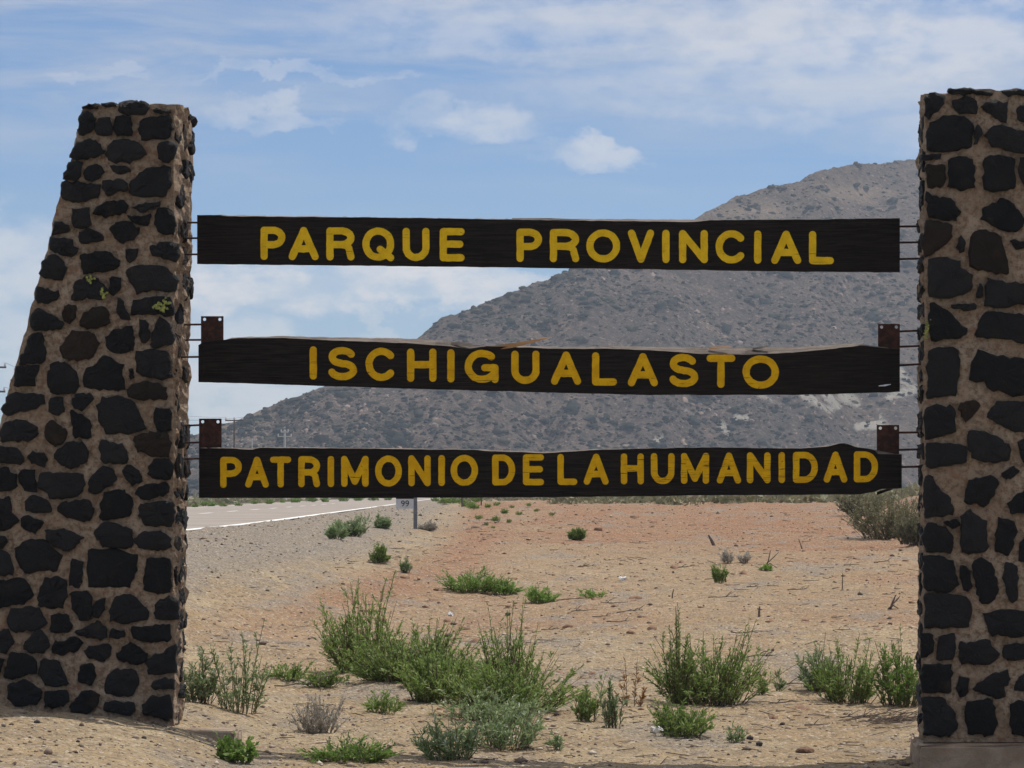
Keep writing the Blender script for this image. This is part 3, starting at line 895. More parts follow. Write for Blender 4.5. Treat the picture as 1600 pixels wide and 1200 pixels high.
def stone_mesh(q2, place, size, r, proud=None, back=.07):
    """q2: Nx2 outline in plane units; place(x, y, k) -> world; size: metres per plane unit"""
    n = max(12, min(30, int(np.ptp(q2[:, 0]) * size / .012 + np.ptp(q2[:, 1]) * size / .02)))
    q2 = np.asarray(q2, float)
    per = np.hypot(*(np.roll(q2, -1, 0) - q2).T)
    step = per.sum() / n
    o = []
    for i in range(len(q2)):
        m_ = max(1, int(round(per[i] / step)))
        for j in range(m_):
            o.append(q2[i] + (q2[(i + 1) % len(q2)] - q2[i]) * j / m_)
    o = np.array(o)
    n = len(o)
    o = .72 * o + .14 * (np.roll(o, 1, 0) + np.roll(o, -1, 0))
    c = o.mean(0)
    o = c + (o - c) * (1 + .016 / (size * max(np.ptp(o[:, 0]), np.ptp(o[:, 1])) + .02))
    o = o + r.normal(0, .0055 / size, o.shape)
    pr = proud if proud is not None else r.uniform(.026, .042)
    tilt = r.normal(0, .035, 2)
    V, F = [], []
    rings = [(1.02, back), (1.0, 0.004), (.972, -.72 * pr), (.84, -pr), (.46, -pr * 1.02)]
    for sc, k in rings:
        for p in c + (o - c) * sc:
            kk = k
            if k < 0:
                kk = k + r.normal(0, .0032 if sc > .9 else .0052) + np.dot(tilt, (p - c) * size) * .6
            jx = r.normal(0, .0022 / size, 2) if sc < .99 else 0
            pp = p + jx
            V.append(place(pp[0], pp[1], kk))
    V.append(place(c[0], c[1], -pr * 1.02 + r.normal(0, .004)))
    nr_ = len(rings)
    for i in range(nr_ - 1):
        for j in range(n):
            k2 = (j + 1) % n
            F.append((i * n + j, i * n + k2, (i + 1) * n + k2, (i + 1) * n + j))
    for j in range(n):
        F.append(((nr_ - 1) * n + j, (nr_ - 1) * n + (j + 1) % n, nr_ * n))
    return V, F


def sign_place(x, y, k):
    return onsign(x, y, k)


T_PIL = .70
stone_count = 0


def core_mesh(name, FL, FR, BL, BR, ytop, ybot, T, r, nz=120, nx=26, ns=12):
    """rough mortar body: front quad between edge functions FL(y), FR(y); back edge functions at depth T"""
    yv = np.linspace(ytop, ybot, nz)
    loops = []
    for y in yv:
        fl, fr, bl, br = [np.array(onsign(*a)) for a in ((FL(y), y, 0), (FR(y), y, 0), (BL(y), y, 0), (BR(y), y, 0))]
        # back edge given as photograph x of the back corner: place on plane k=T at same world height
        bl = onsign(BL(y), y, T); br = onsign(BR(y), y, T)
        bl[2] = fl[2]; br[2] = fr[2]
        ring = []
        for a, b, n_ in ((fl, fr, nx), (fr, br, ns), (br, bl, 6), (bl, fl, ns)):
            for i in range(n_):
                ring.append(a + (b - a) * i / n_)
        loops.append(ring)
    A = np.array(loops)                      # nz x m x 3
    m = A.shape[1]
    nrm = np.roll(A, -1, 1) - np.roll(A, 1, 1)
    nrm = np.stack([nrm[:, :, 1], -nrm[:, :, 0], 0 * nrm[:, :, 0]], -1)
    nrm /= np.linalg.norm(nrm, axis=-1, keepdims=True) + 1e-9
    u = np.cumsum(np.linalg.norm(np.diff(A[0], axis=0, prepend=A[0][:1]), axis=1))
    U = np.broadcast_to(u, A.shape[:2]); Zc = A[:, :, 2]
    dsp = .014 * fbm(U * 11, Zc * 11, 341, 2) + .045 * (np.arange(A.shape[1]) > nx)[None, :] * fbm(U * 13, Zc * 11, 311, 3, .65) + .016 * fbm(U * 7, Zc * 7, 301, 3) + .012 * fbm(U * 22, Zc * 22, 303, 2) + r.normal(0, .0018, U.shape)
    A = A + nrm * dsp[:, :, None]
    idx = np.arange(nz * m).reshape(nz, m)
    f = np.stack([idx[:-1], idx[1:], np.roll(idx[1:], -1, 1), np.roll(idx[:-1], -1, 1)], -1).reshape(-1, 4)
    A[0, :, 2] += .05 * fbm(A[0, :, 0] * 9, A[0, :, 1] * 9, 321, 2)
    V = A.reshape(-1, 3)
    # top: fan with slight crown
    c = V[:m].mean(0) + np.array([0, 0, .02])
    V = np.vstack([V, c])
    faces = [tuple(q) for q in f] + [((j + 1) % m, j, nz * m) for j in range(m)]
    return mesh_np(name, V, faces, [M['mortar']])


def side_stones(parent, corner_f, corner_b, z0, z1, outn, r, dens=1.0, zgap=.0):
    """procedural stones on a side face. corner_f(z), corner_b(z) -> world points of the face's two edges"""
    z = z0
    while z < z1 - .08:
        h = r.uniform(.10, .22)
        a, b = np.array(corner_f(z + h / 2)), np.array(corner_b(z + h / 2))
        L = np.linalg.norm(b - a); e = (b - a) / L
        x = r.uniform(.0, .05)
        while x < L - .06:
            wd = min(r.uniform(.12, .30), L - x)
            if wd > .07 and r.random() < .92 * dens:
                n_ = r.integers(6, 9)
                ang = np.sort(r.uniform(0, 2 * np.pi, n_) * .25 + np.linspace(0, 2 * np.pi, n_, endpoint=False))
                q = np.stack([np.cos(ang) * wd * .5 * r.uniform(.8, 1.05, n_), np.sin(ang) * h * .5 * r.uniform(.8, 1.05, n_)], -1)
                cx, cz_ = x + wd / 2, z + h / 2
                def place(px_, py_, k, a=a, e=e, cx=cx, cz_=cz_, corner_f=corner_f, corner_b=corner_b):
                    f0, b0 = np.array(corner_f(cz_ + py_)), np.array(corner_b(cz_ + py_))
                    p = f0 + e * (cx + px_)
                    p = np.array([p[0], p[1], cz_ + py_]) - np.array(outn) * k
                    return p
                V, F = stone_mesh(q, place, 1.0, r, r.uniform(.008, .026), .05)
                add_stone(V, F, parent, M['brown_stone'] if r.random() < .25 else M['stone'])
            x += wd + r.uniform(.015, .05)
        z += h + r.uniform(.015, .04)


def add_stone(V, F, parent, m):
    V = np.array(V)
    c = V.mean(0)
    me = mesh_np('stone', V - c, F, [m])
    nf = len(me.polygons)
    me.polygons.foreach_set('use_smooth', np.arange(nf) >= nf * .42)
    return obj('stone', me, parent, c - np.array(parent.location))


def lichen(px, py, rx, ry, parent_stone, seed, k=-.046):
    """crust of small irregular flecks on one stone"""
    r = np.random.default_rng(seed)
    root = np.array(parent_stone.parent.location) + np.array(parent_stone.location)
    V, F = [], []
    for q in range(16):
        fx, fy = px + rx * r.normal(0, .55), py + ry * r.normal(0, .55)
        fr = r.uniform(.12, .38) * min(rx, ry) + .5
        n = 8
        b = len(V)
        kk = k - .0006 * q
        for sc, dk in ((1.0, .012), (.8, 0.0)):
            for i in range(n):
                a = 2 * math.pi * i / n
                rr = fr * sc * r.uniform(.6, 1.3)
                V.append(onsign(fx + rr * math.cos(a), fy + rr * math.sin(a), kk + dk) - root)
        for i in range(n):
            F.append((b + i, b + (i + 1) % n, b + n + (i + 1) % n, b + n + i))
        F.append(tuple(b + n + i for i in range(n)))
    obj('lichen', mesh_np('lichen', V, F, [M['lichen']]), parent_stone)


def build_pillar(label, polys, FL, FR, BL, BR, ytop, ybot, side, seed, lichens):
    r = np.random.default_rng(seed)
    base = onsign((FL(ybot) + FR(ybot)) / 2, ybot, T_PIL / 2)
    root = thing('stone_pillar', label, 'pillar', base)
    cm = core_mesh('mortar_core', FL, FR, BL, BR, ytop, ybot, T_PIL, r)
    cm.transform(Matrix.Translation(-Vector(base)))
    obj('mortar_core', cm, root)
    made = []
    for q in polys:
        q = np.array(q)
        c = q.mean(0)
        br = any(abs(c[0] - b[0]) < 14 and abs(c[1] - b[1]) < 14 for b in BROWN)
        V, F = stone_mesh(q, sign_place, 22.7 / FPX, r)
        made.append((c, add_stone(V, F, root, M['brown_stone'] if br else M['stone'])))
    for (lx, ly, rx, ry) in lichens:
        st = min(made, key=lambda t_: np.hypot(t_[0][0] - lx, t_[0][1] - ly))[1]
        lichen(lx, ly, rx, ry, st, int(lx))
    return root, r


# left pillar: battered on its outer side
LFL = lambda y: 131 - (y - 165) * .2635 + 2
LFR = lambda y: 273 - 3 * math.sin((y - 165) / 965 * math.pi)
LBR = lambda y: np.interp(y, [165, 500, 800, 1140], [302, 297, 292, 284])
LBL = lambda y: LFL(y) + 14
left, r_ = build_pillar('battered black stone pillar at the left end of the boards', LEFT, LFL, LFR, LBL, LBR, 163, 1165, 1, 21,
                        [(142, 437, 6, 5), (163, 461, 6, 9), (247, 480, 9, 8), (258, 474, 8, 9)])


def top_rock(px, py, k, rx, rz, parent, seed):
    r = np.random.default_rng(seed)
    bm = bmesh.new()
    bmesh.ops.create_icosphere(bm, subdivisions=2, radius=1)
    for v in bm.verts:
        f = 1 + r.uniform(-.16, .16)
        v.co = Vector((v.co.x * rx * f, v.co.y * rx * .8 * f, v.co.z * rz * f))
    me = bpy.data.meshes.new('stone')
    bm.to_mesh(me); bm.free()
    me.materials.append(M['stone'])
    obj('stone', me, parent, onsign(px, py, k) - np.array(parent.location))


for q in [(300, 190, .66, .042, .045), (291, 183, .5, .05, .03), (205, 166, .10, .10, .045), (147, 168, .10, .06, .03), (176, 167, .12, .055, .03), (240, 172, .35, .08, .04), (262, 168, .2, .06, .02)]:
    top_rock(*q, left, int(q[0]))


def zed(py):
    return float(onsign(270, py)[2])


def edge_fn(fx, k):
    def g(z):
        # photograph row whose point on the front plane has world height z
        y = 770 - (z - 1.65) * FPX / 22.9
        p = onsign(fx(y), y, k)
        return (p[0], p[1], z)
    return g


side_stones(left, edge_fn(LFR, .05), edge_fn(LBR, T_PIL), -.05, zed(178), SU, r_, .88)


def fill_stones(parent, known, inside, box, r, tries=2600):
    """stones for the part of a pillar beyond the frame edge, fitted between the known ones"""
    have = [(np.array(q).mean(0), .5 * math.sqrt(np.ptp(np.array(q)[:, 0]) * np.ptp(np.array(q)[:, 1]))) for q in known]
    for t_ in range(tries):
        rad = max(11, 36 - 27 * t_ / tries) * r.uniform(.85, 1.1)
        c = np.array([r.uniform(box[0], box[1]), r.uniform(box[2], box[3])])
        if not inside(c, rad) or any(np.hypot(*(c - h)) < rad + hr + 4 for h, hr in have):
            continue
        have.append((c, rad))
        m_ = r.integers(6, 9)
        an = np.linspace(0, 2 * np.pi, m_, endpoint=False) + r.uniform(0, .5, m_)
        ax = r.uniform(.95, 1.2)
        q = np.stack([c[0] + rad * ax * np.cos(an) * r.uniform(.85, 1.15, m_), c[1] + rad / ax * np.sin(an) * r.uniform(.85, 1.15, m_)], -1)
        V, F = stone_mesh(q, sign_place, 22.7 / FPX, r)
        add_stone(V, F, parent, M['brown_stone'] if r.random() < .08 else M['stone'])


fill_stones(left, LEFT, lambda c, q: c[0] + q < -8 and c[0] - q * .8 > LFL(c[1]), (-150, 0, 640, 1120), r_)

# right pillar
RFL = lambda y: np.interp(y, [140, 600, 1160], [1446, 1445, 1440.5])
RFR = lambda y: 1650 + (y - 140) * .2635
RBL = lambda y: np.interp(y, [140, 400, 800, 1160], [1439, 1437.5, 1439, 1437])
RBR = lambda y: RFR(y) - 30
right, r_ = build_pillar('black stone pillar on a concrete plinth at the right end of the boards', RIGHT, RFL, RFR, RBL, RBR, 143, 1160, -1, 33,
                         [(1449, 513, 4, 9), (1447, 525, 3, 7)])
side_stones(right, edge_fn(RFL, .05), edge_fn(RBL, T_PIL), -.05, zed(165), -SU, r_, 1.0)
fill_stones(right, RIGHT, lambda c, q: c[0] - q > 1604 and c[0] + q * .8 < RFR(c[1]), (1604, 1920, 160, 1140), r_, 4000)


def rough_block(name, corners, zlo, zhi, m, seed, amp=.006, chip=.02):
    """corners: 4 world xy points (front-left, front-right, back-right, back-left)"""
    r = np.random.default_rng(seed)
    bm = bmesh.new()
    lo = [bm.verts.new((c[0], c[1], zlo)) for c in corners]
    hi = [bm.verts.new((c[0], c[1], zhi)) for c in corners]
    bm.faces.new(lo[::-1]); bm.faces.new(hi)
    for i in range(4):
        j = (i + 1) % 4
        bm.faces.new((lo[i], lo[j], hi[j], hi[i]))
    bmesh.ops.bevel(bm, geom=bm.edges[:], offset=chip, segments=2, affect='EDGES')
    bmesh.ops.subdivide_edges(bm, edges=[e for e in bm.edges if e.calc_length() > .15], cuts=8, use_grid_fill=True)
    for v in bm.verts:
        v.co += Vector(r.normal(0, amp, 3))
    me = bpy.data.meshes.new(name)
    bm.to_mesh(me); bm.free()
    me.materials.append(m)
    return me


def block_at(px0, px1, ytop, k0, k1, zlo, name, parent, seed, m=None):
    zt = float(onsign(px0, ytop, k0)[2])
    cs = []
    a = onsign(px0, ytop, k0); b = onsign(px1, ytop, k0)
    cs = [a, b, b + SV * (k1 - k0), a + SV * (k1 - k0)]
    me = rough_block(name, cs, zlo, zt, m or M['concrete'], seed)
    me.transform(Matrix.Translation(-Vector(parent.location)))
    return obj(name, me, parent)


block_at(1433, 2010, 1163, -.10, T_PIL + .20, -.8, 'plinth', right, 3)
# left footing, buried except where the ground falls away on its right
block_at(-160, 366, 1139, -.10, .22, -.7, 'footing', left, 4)

# ------------------------------------------------------------------ sign boards with raised painted letters
KF, KB = .30, .40


def board(label, top, bot, back_top, seed):
    r = np.random.default_rng(seed)
    top, bot = np.array(top, float), np.array(bot, float)
    bt = np.array(back_top, float)
    x0, x1 = top[0, 0], top[-1, 0]
    xs = np.linspace(x0, x1, 210)
    yt = np.interp(xs, top[:, 0], top[:, 1]) + .7 * fbm(xs / 14, xs * 0, seed, 3)
    yb = np.interp(xs, bot[:, 0], bot[:, 1]) + .6 * fbm(xs / 18, xs * 0, seed + 9, 3)
    yk = np.interp(xs, bt[:, 0], bt[:, 1]) + .9 * fbm(xs / 10, xs * 0, seed + 17, 3)
    base = onsign((x0 + x1) / 2, bot[:, 1].mean(), (KF + KB) / 2)
    root = thing('sign_board', label, 'sign board', base)
    V = []
    nrw = 7
    for i, x in enumerate(xs):
        for j in range(nrw):                       # front, top to bottom
            y = yt[i] + (yb[i] - yt[i]) * j / (nrw - 1)
            V.append(onsign(x, y, KF + .0012 * r.normal()))
        pb = onsign(x, yb[i], KB)
        pf = onsign(x, yb[i], KF)
        V.append(np.array([pb[0], pb[1], pf[2] + .004]))       # back bottom
        V.append(onsign(x, yk[i], KB))                         # back top
        mid = onsign(x, (yt[i] + yk[i]) / 2 - .6 * abs(r.normal()), (KF + KB) / 2)
        V.append(mid)                                          # top middle
    m = nrw + 3
    F, MI = [], []
    n = len(xs)
    for i in range(n - 1):
        for j in range(m):
            k = (j + 1) % m
            F.append((i * m + j, (i + 1) * m + j, (i + 1) * m + k, i * m + k)[::-1])
            MI.append(1 if j in (m - 1, m - 2) else 0)
    F.append(tuple(range(m))); MI.append(0)
    F.append(tuple(range((n - 1) * m, n * m))[::-1]); MI.append(0)
    V = np.array(V) - np.array(base)
    bm_ = mesh_np('beam', V, F, [M['board'], M['oldwood']], False, MI)
    obj('beam', bm_, root)
    return root


def arc(cx, cy, rx, ry, a0, a1, n=18):
    return [(cx + rx * math.cos(math.radians(a0 + (a1 - a0) * i / n)), cy + ry * math.sin(math.radians(a0 + (a1 - a0) * i / n))) for i in range(n + 1)]


GLY = {
    'P': [[(0, 0), (0, 1)], [(0, 1), (.5, 1)] + arc(.5, .725, .5, .275, 90, -90) + [(0, .45)]],
    'R': [[(0, 0), (0, 1)], [(0, 1), (.5, 1)] + arc(.5, .735, .5, .265, 90, -90) + [(0, .47)], [(.55, .47), (.78, .43), (.90, .33), (.94, .2), (1, 0)]],
    'A': [[(0, 0), (.5, 1)], [(.5, 1), (1, 0)], [(.2, .30), (.8, .30)]],
    'Q': [arc(.5, .5, .5, .5, 0, 360, 30), [(.58, .30), (1.0, -.02)]],
    'O': [arc(.5, .5, .5, .5, 0, 360, 30)],
    'U': [[(0, 1), (0, .38)] + arc(.5, .38, .5, .38, 180, 360) + [(1, .38), (1, 1)]],
    'E': [[(0, 0), (0, 1)], [(0, 1), (1, 1)], [(0, .52), (.93, .52)], [(0, 0), (1, 0)]],
    'V': [[(0, 1), (.5, 0)], [(.5, 0), (1, 1)]],
    'I': [[(.5, 0), (.5, 1)]],
    'N': [[(0, 0), (0, 1)], [(0, 1), (1, 0)], [(1, 0), (1, 1)]],
    'C': [arc(.54, .5, .54, .5, 42, 318, 26)],
    'G': [arc(.52, .5, .52, .5, 48, 335, 26), [(.62, .45), (1, .45)], [(1, .45), (1, 0)]],
    'L': [[(0, 1), (0, 0)], [(0, 0), (1, 0)]],
    'S': [arc(.48, .755, .46, .245, 25, 90, 6) + arc(.46, .76, .42, .24, 95, 262, 12)[0:] + [(.52, .495)] + arc(.52, .25, .48, .25, 75, -90, 12) + arc(.48, .26, .48, .26, -95, -160, 6)],
    'H': [[(0, 0), (0, 1)], [(1, 0), (1, 1)], [(0, .52), (1, .52)]],
    'T': [[(0, 1), (1, 1)], [(.5, 1), (.5, 0)]],
    'M': [[(0, 0), (0, 1)], [(0, 1), (.5, .08)], [(.5, .08), (1, 1)], [(1, 1), (1, 0)]],
    'D': [[(0, 0), (0, 1)], [(0, 1), (.42, 1)] + arc(.42, .5, .58, .5, 90, -90, 20) + [(0, 0)]],
}


def letter(ch, x0, x1, y0, y1, sw, parent, paint='yellow'):
    """raised stroke letter filling a photograph rectangle on the board's front"""
    hw = sw / 2
    root = np.array(parent.location)
    V, F = [], []
    for si, st in enumerate(GLY[ch]):
        P = np.array([(x0 + hw + (x1 - x0 - sw) * u if ch != 'I' else (x0 + x1) / 2, y1 - hw - (y1 - y0 - sw) * v) for u, v in st])
        keep = [0] + [i for i in range(1, len(P)) if np.hypot(*(P[i] - P[i - 1])) > .05]
        P = P[keep]
        closed = np.hypot(*(P[0] - P[-1])) < .3
        T_ = np.gradient(P, axis=0)
        if closed:
            T_[0] = T_[-1] = P[1] - P[-2]
        T_ /= np.linalg.norm(T_, axis=1, keepdims=True)
        Nn = np.stack([-T_[:, 1], T_[:, 0]], -1)
        outl = []
        if not closed and len(P) == 2:
            P = np.array([P[0] + (P[1] - P[0]) * q_ for q_ in np.linspace(0, 1, 7)])
            Nn = np.repeat(Nn[:1], 7, 0)
        jit_ = 1 + np.random.default_rng(int(x0) * 7 + si).normal(0, .035, (len(P), 2))
        if closed:
            jit_[-1] = jit_[0]
        L = [P[i] + Nn[i] * hw * jit_[i, 0] for i in range(len(P))]
        R = [P[i] - Nn[i] * hw * jit_[i, 1] for i in range(len(P))]
        kz = KF - .0032 - .0004 * si
        b = len(V)
        def add(p, k, sh=1.0):
            V.append(onsign(p[0], p[1], k) - root)
            return len(V) - 1
        nP = len(P)
        tl = [add(p, kz) for p in L]; tr = [add(p, kz) for p in R]
        bl = [add(p, KF + .004) for p in L]; br_ = [add(p, KF + .004) for p in R]
        for i in range(nP - 1):
            F.append((tl[i], tr[i], tr[i + 1], tl[i + 1]))
            F.append((bl[i], tl[i], tl[i + 1], bl[i + 1]))
            F.append((tr[i], br_[i], br_[i + 1], tr[i + 1]))
        if not closed:
            for (i, sgn) in ((0, -1), (nP - 1, 1)):
                c = add(P[i], kz)
                a0 = math.atan2(Nn[i][1], Nn[i][0])
                ring, rb = [], []
                for j in range(9):
                    a = a0 - sgn * math.pi * j / 8
                    q = P[i] + hw * np.array([math.cos(a), math.sin(a)])
                    ring.append(add(q, kz)); rb.append(add(q, KF + .004))
                for j in range(8):
                    F.append((c, ring[j], ring[j + 1]))
                    F.append((ring[j], rb[j], rb[j + 1], ring[j + 1]))
    obj('letter', mesh_np('letter', V, F, [M[paint]]), parent)


def words(parent, spec, ya, yb, xa, xb, h, sw, worn_from=9999, paint='yellow'):
    """spec: list of (char, x0, x1); baseline band runs from ya at xa to yb at xb (top of letters)"""
    for ch, x0, x1 in spec:
        y0 = ya + (yb - ya) * ((x0 + x1) / 2 - xa) / (xb - xa)
        letter(ch, x0, x1, y0, y0 + h, sw, parent, 'yellow_worn' if x0 > worn_from else paint)


b1 = board('top black board reading Parque Provincial in yellow', [(308, 336), (345, 336), (352, 338), (600, 340), (800, 343), (1080, 347), (1110, 344), (1250, 343), (1406, 341)],
           [(308, 412), (600, 415), (1000, 420), (1250, 424), (1374, 425), (1406, 425)],
           [(308, 337.5), (345, 336.5), (600, 340), (790, 342), (900, 342), (1090, 343), (1120, 344.5), (1406, 342.5)], 201)
words(b1, [('P', 407, 446), ('A', 451, 498), ('R', 510, 554), ('Q', 566, 616), ('U', 629, 671), ('E', 687, 726), ('P', 807, 847), ('R', 859, 905), ('O', 916, 969), ('V', 981, 1022), ('I', 1034, 1047), ('N', 1061, 1106), ('C', 1118, 1165), ('I', 1178, 1190), ('A', 1205, 1252), ('L', 1264, 1303)],
      354, 361, 407, 1303, 52, 11.3)
b2 = board('middle black board reading Ischigualasto in yellow, with split top edge', [(310, 539), (316, 535), (352, 531), (366, 528.5), (440, 528), (520, 532), (640, 536), (700, 541), (735, 545), (760, 541), (880, 545), (965, 545), (1050, 549), (1090, 553), (1170, 554), (1240, 551), (1300, 545), (1345, 540), (1406, 546)],
           [(310, 597), (350, 598), (500, 603), (700, 609), (1000, 617), (1250, 617), (1385, 613), (1406, 612)],
           [(310, 540), (352, 531), (366, 527), (440, 525), (520, 527), (640, 529), (700, 533), (735, 538), (760, 540), (880, 542), (965, 541), (1050, 542), (1090, 543), (1170, 543), (1240, 542), (1300, 539), (1345, 537), (1406, 547)], 203)
words(b2, [('I', 483, 496), ('S', 512, 558), ('C', 571, 618), ('H', 636, 682), ('I', 699, 710), ('G', 726, 779), ('U', 799, 843), ('A', 861, 908), ('L', 925, 964), ('A', 981, 1028), ('S', 1045, 1091), ('T', 1104, 1149), ('O', 1160, 1217)],
      541, 556, 483, 1217, 52, 11.3, 9999, 'yellow_mid')
b3 = board('lowest black board reading Patrimonio de la Humanidad in yellow', [(311, 700), (345, 700), (399, 703), (401, 699.5), (560, 701), (745, 703), (765, 705), (850, 708), (930, 703), (1000, 701), (1100, 699), (1250, 701), (1298, 697), (1312, 692.5), (1322, 692.5), (1335, 698), (1366, 703), (1372, 709), (1409, 710)],
           [(311, 778), (600, 778), (850, 777), (1100, 774), (1345, 772.5), (1368, 768), (1376, 764), (1409, 763)],
           [(311, 701), (345, 699.5), (399, 701), (401, 698.5), (560, 700), (745, 702), (850, 706), (930, 702), (1100, 699.5), (1250, 701.5), (1312, 693.5), (1322, 693.5), (1366, 703), (1409, 711)], 207)
words(b3, [('P', 344, 378), ('A', 383, 420), ('T', 422, 455), ('R', 466, 500), ('I', 512, 522), ('M', 533, 576), ('O', 586, 628), ('N', 638, 673), ('I', 685, 695), ('O', 704, 747), ('D', 769, 805), ('E', 817, 850), ('L', 871, 902), ('A', 912, 951), ('H', 970, 1006), ('U', 1017, 1054), ('M', 1064, 1108), ('A', 1120, 1158), ('N', 1167, 1204), ('I', 1216, 1227), ('D', 1239, 1278), ('A', 1287, 1324), ('D', 1334, 1372)],
      714, 705, 344, 1372, 48.5, 10, 960, 'yellow_mid')


def splinter_or_light_slit(parent, pts, wpx, k0, k1, m):
    """a torn sliver of wood or a painted slit of daylight: pts photograph polyline, wpx width at each point"""
    root = np.array(parent.location)
    V, F = [], []
    n = len(pts)
    for i, ((x, y), wd) in enumerate(zip(pts, wpx)):
        k = k0 + (k1 - k0) * i / (n - 1)
        V += [onsign(x, y - wd / 2, k) - root, onsign(x, y + wd / 2, k - .012) - root, onsign(x, y + wd / 2, k + .012) - root]
    for i in range(n - 1):
        for j in range(3):
            q = (j + 1) % 3
            F.append((i * 3 + j, i * 3 + q, (i + 1) * 3 + q, (i + 1) * 3 + j))
    F += [(0, 2, 1), (n * 3 - 3, n * 3 - 2, n * 3 - 1)]
    obj('splinter_or_light_slit', mesh_np('splinter_or_light_slit', V, F, [m]), parent)


splinter_or_light_slit(b2, [(765, 544), (800, 540), (830, 534), (860, 526.5)], [7, 7, 5, 1], KF + .02, KF - .03, M['splinter_or_light_slit'])
splinter_or_light_slit(b2, [(705, 537), (725, 537), (742, 536.5)], [5, 4, 1], KF + .03, KF, M['oldwood'])
splinter_or_light_slit(b2, [(690, 538), (760, 542), (800, 541.5)], [4, 4, 1], KF + .05, KF + .04, M['oldwood'])
splinter_or_light_slit(b2, [(1108, 544), (1122, 543), (1140, 541)], [4, 3, 1], KF + .04, KF + .02, M['splinter_or_light_slit'])
splinter_or_light_slit(b2, [(1176, 545), (1190, 543), (1203, 540)], [4, 3, 1], KF + .05, KF + .03, M['oldwood'])
splinter_or_light_slit(b1, [(800, 342), (860, 342), (905, 343)], [2.5, 2.5, 1], KF + .04, KF + .03, M['oldwood'])
splinter_or_light_slit(b3, [(1370, 771), (1385, 766), (1395, 764.5)], [5, 4, 1], KF + .03, KF + .03, M['board'])
# daylight through a gap in the middle board's right end, painted as a pale sliver
splinter_or_light_slit(b2, [(1373, 603), (1383, 602), (1392, 600.5)], [1.2, 3, 1.0], KF - .001, KF - .001, M['insul_and_slit'])


# mounting brackets: rusty plate with bolt holes and three rods into the pillar
def plate_mesh(x0, x1, y0, y1, k, holes, th=.008, rad=2.6):
    bm = bmesh.new()
    def loop(ps):
        vs = [bm.verts.new(onsign(px_, py_, k)) for px_, py_ in ps]
        return [bm.edges.new((vs[i], vs[(i + 1) % len(vs)])) for i in range(len(vs))]
    es = loop([(x0, y0), (x1, y0), (x1, y1), (x0, y1)])
    for (hx, hy) in holes:
        es += loop([(hx + rad * math.cos(2 * math.pi * i / 10), hy + rad * math.sin(2 * math.pi * i / 10)) for i in range(10)])
    bmesh.ops.triangle_fill(bm, use_beauty=True, use_dissolve=False, edges=es)
    ret = bmesh.ops.extrude_face_region(bm, geom=bm.faces[:])
    for v in [g for g in ret['geom'] if isinstance(g, bmesh.types.BMVert)]:
        v.co += Vector(SV * th)
    bmesh.ops.recalc_face_normals(bm, faces=bm.faces[:])
    me = bpy.data.meshes.new('plate')
    bm.to_mesh(me); bm.free()
    me.materials.append(M['rust'])
    return me


def bracket(label, x0, x1, y0, y1, rods, xw, kp=None):
    kp = KB + .004 if kp is None else kp
    base = onsign((x0 + x1) / 2, (y0 + y1) / 2, kp)
    root = thing('mounting_bracket', label, 'bracket', base)
    dx = 5.5
    me = plate_mesh(x0, x1, y0, y1, kp, [(x0 + dx, y0 + 5), (x1 - dx, y0 + 5), (x0 + dx, y1 - 5), (x1 - dx, y1 - 5)])
    me.transform(Matrix.Translation(-Vector(base)))
    obj('plate', me, root)
    for (ya, yb) in rods:
        mb = MB()
        xe = x0 if xw < x0 else x1
        a = onsign(xe + (4 if xw < x0 else -4), ya, kp + .014); b = onsign(xw, yb, kp + .014)
        mb.tube([a - base, (a + b) / 2 - base + np.array([0, 0, .002]), b - base], .0075, 8)
        obj('rod', mb.mesh('rod', [M['rust']], True), root)


bracket('rods holding the left end of the top board', 312, 346, 340, 405, [(348, 348), (372, 373), (397.5, 398)], 268)
bracket('rods holding the right end of the top board', 1370, 1404, 345, 415, [(354, 354), (379, 379), (405, 404)], 1470)
bracket('rusty plate and rods at the left end of the middle board', 314, 349, 494, 575, [(507, 508), (531, 532), (557.5, 559)], 266)
bracket('rusty plate and rods at the right end of the middle board', 1372, 1406, 506, 588, [(518, 516), (542, 540), (571, 568)], 1470)
bracket('rusty plate and rods at the left end of the lowest board', 311, 346, 654, 735, [(664, 667), (691, 693), (716.5, 718)], 266)
bracket('rusty plate and rods at the right end of the lowest board', 1370, 1405, 664, 746, [(676, 676), (703, 702), (730, 729)], 1470)

# ------------------------------------------------------------------ plants


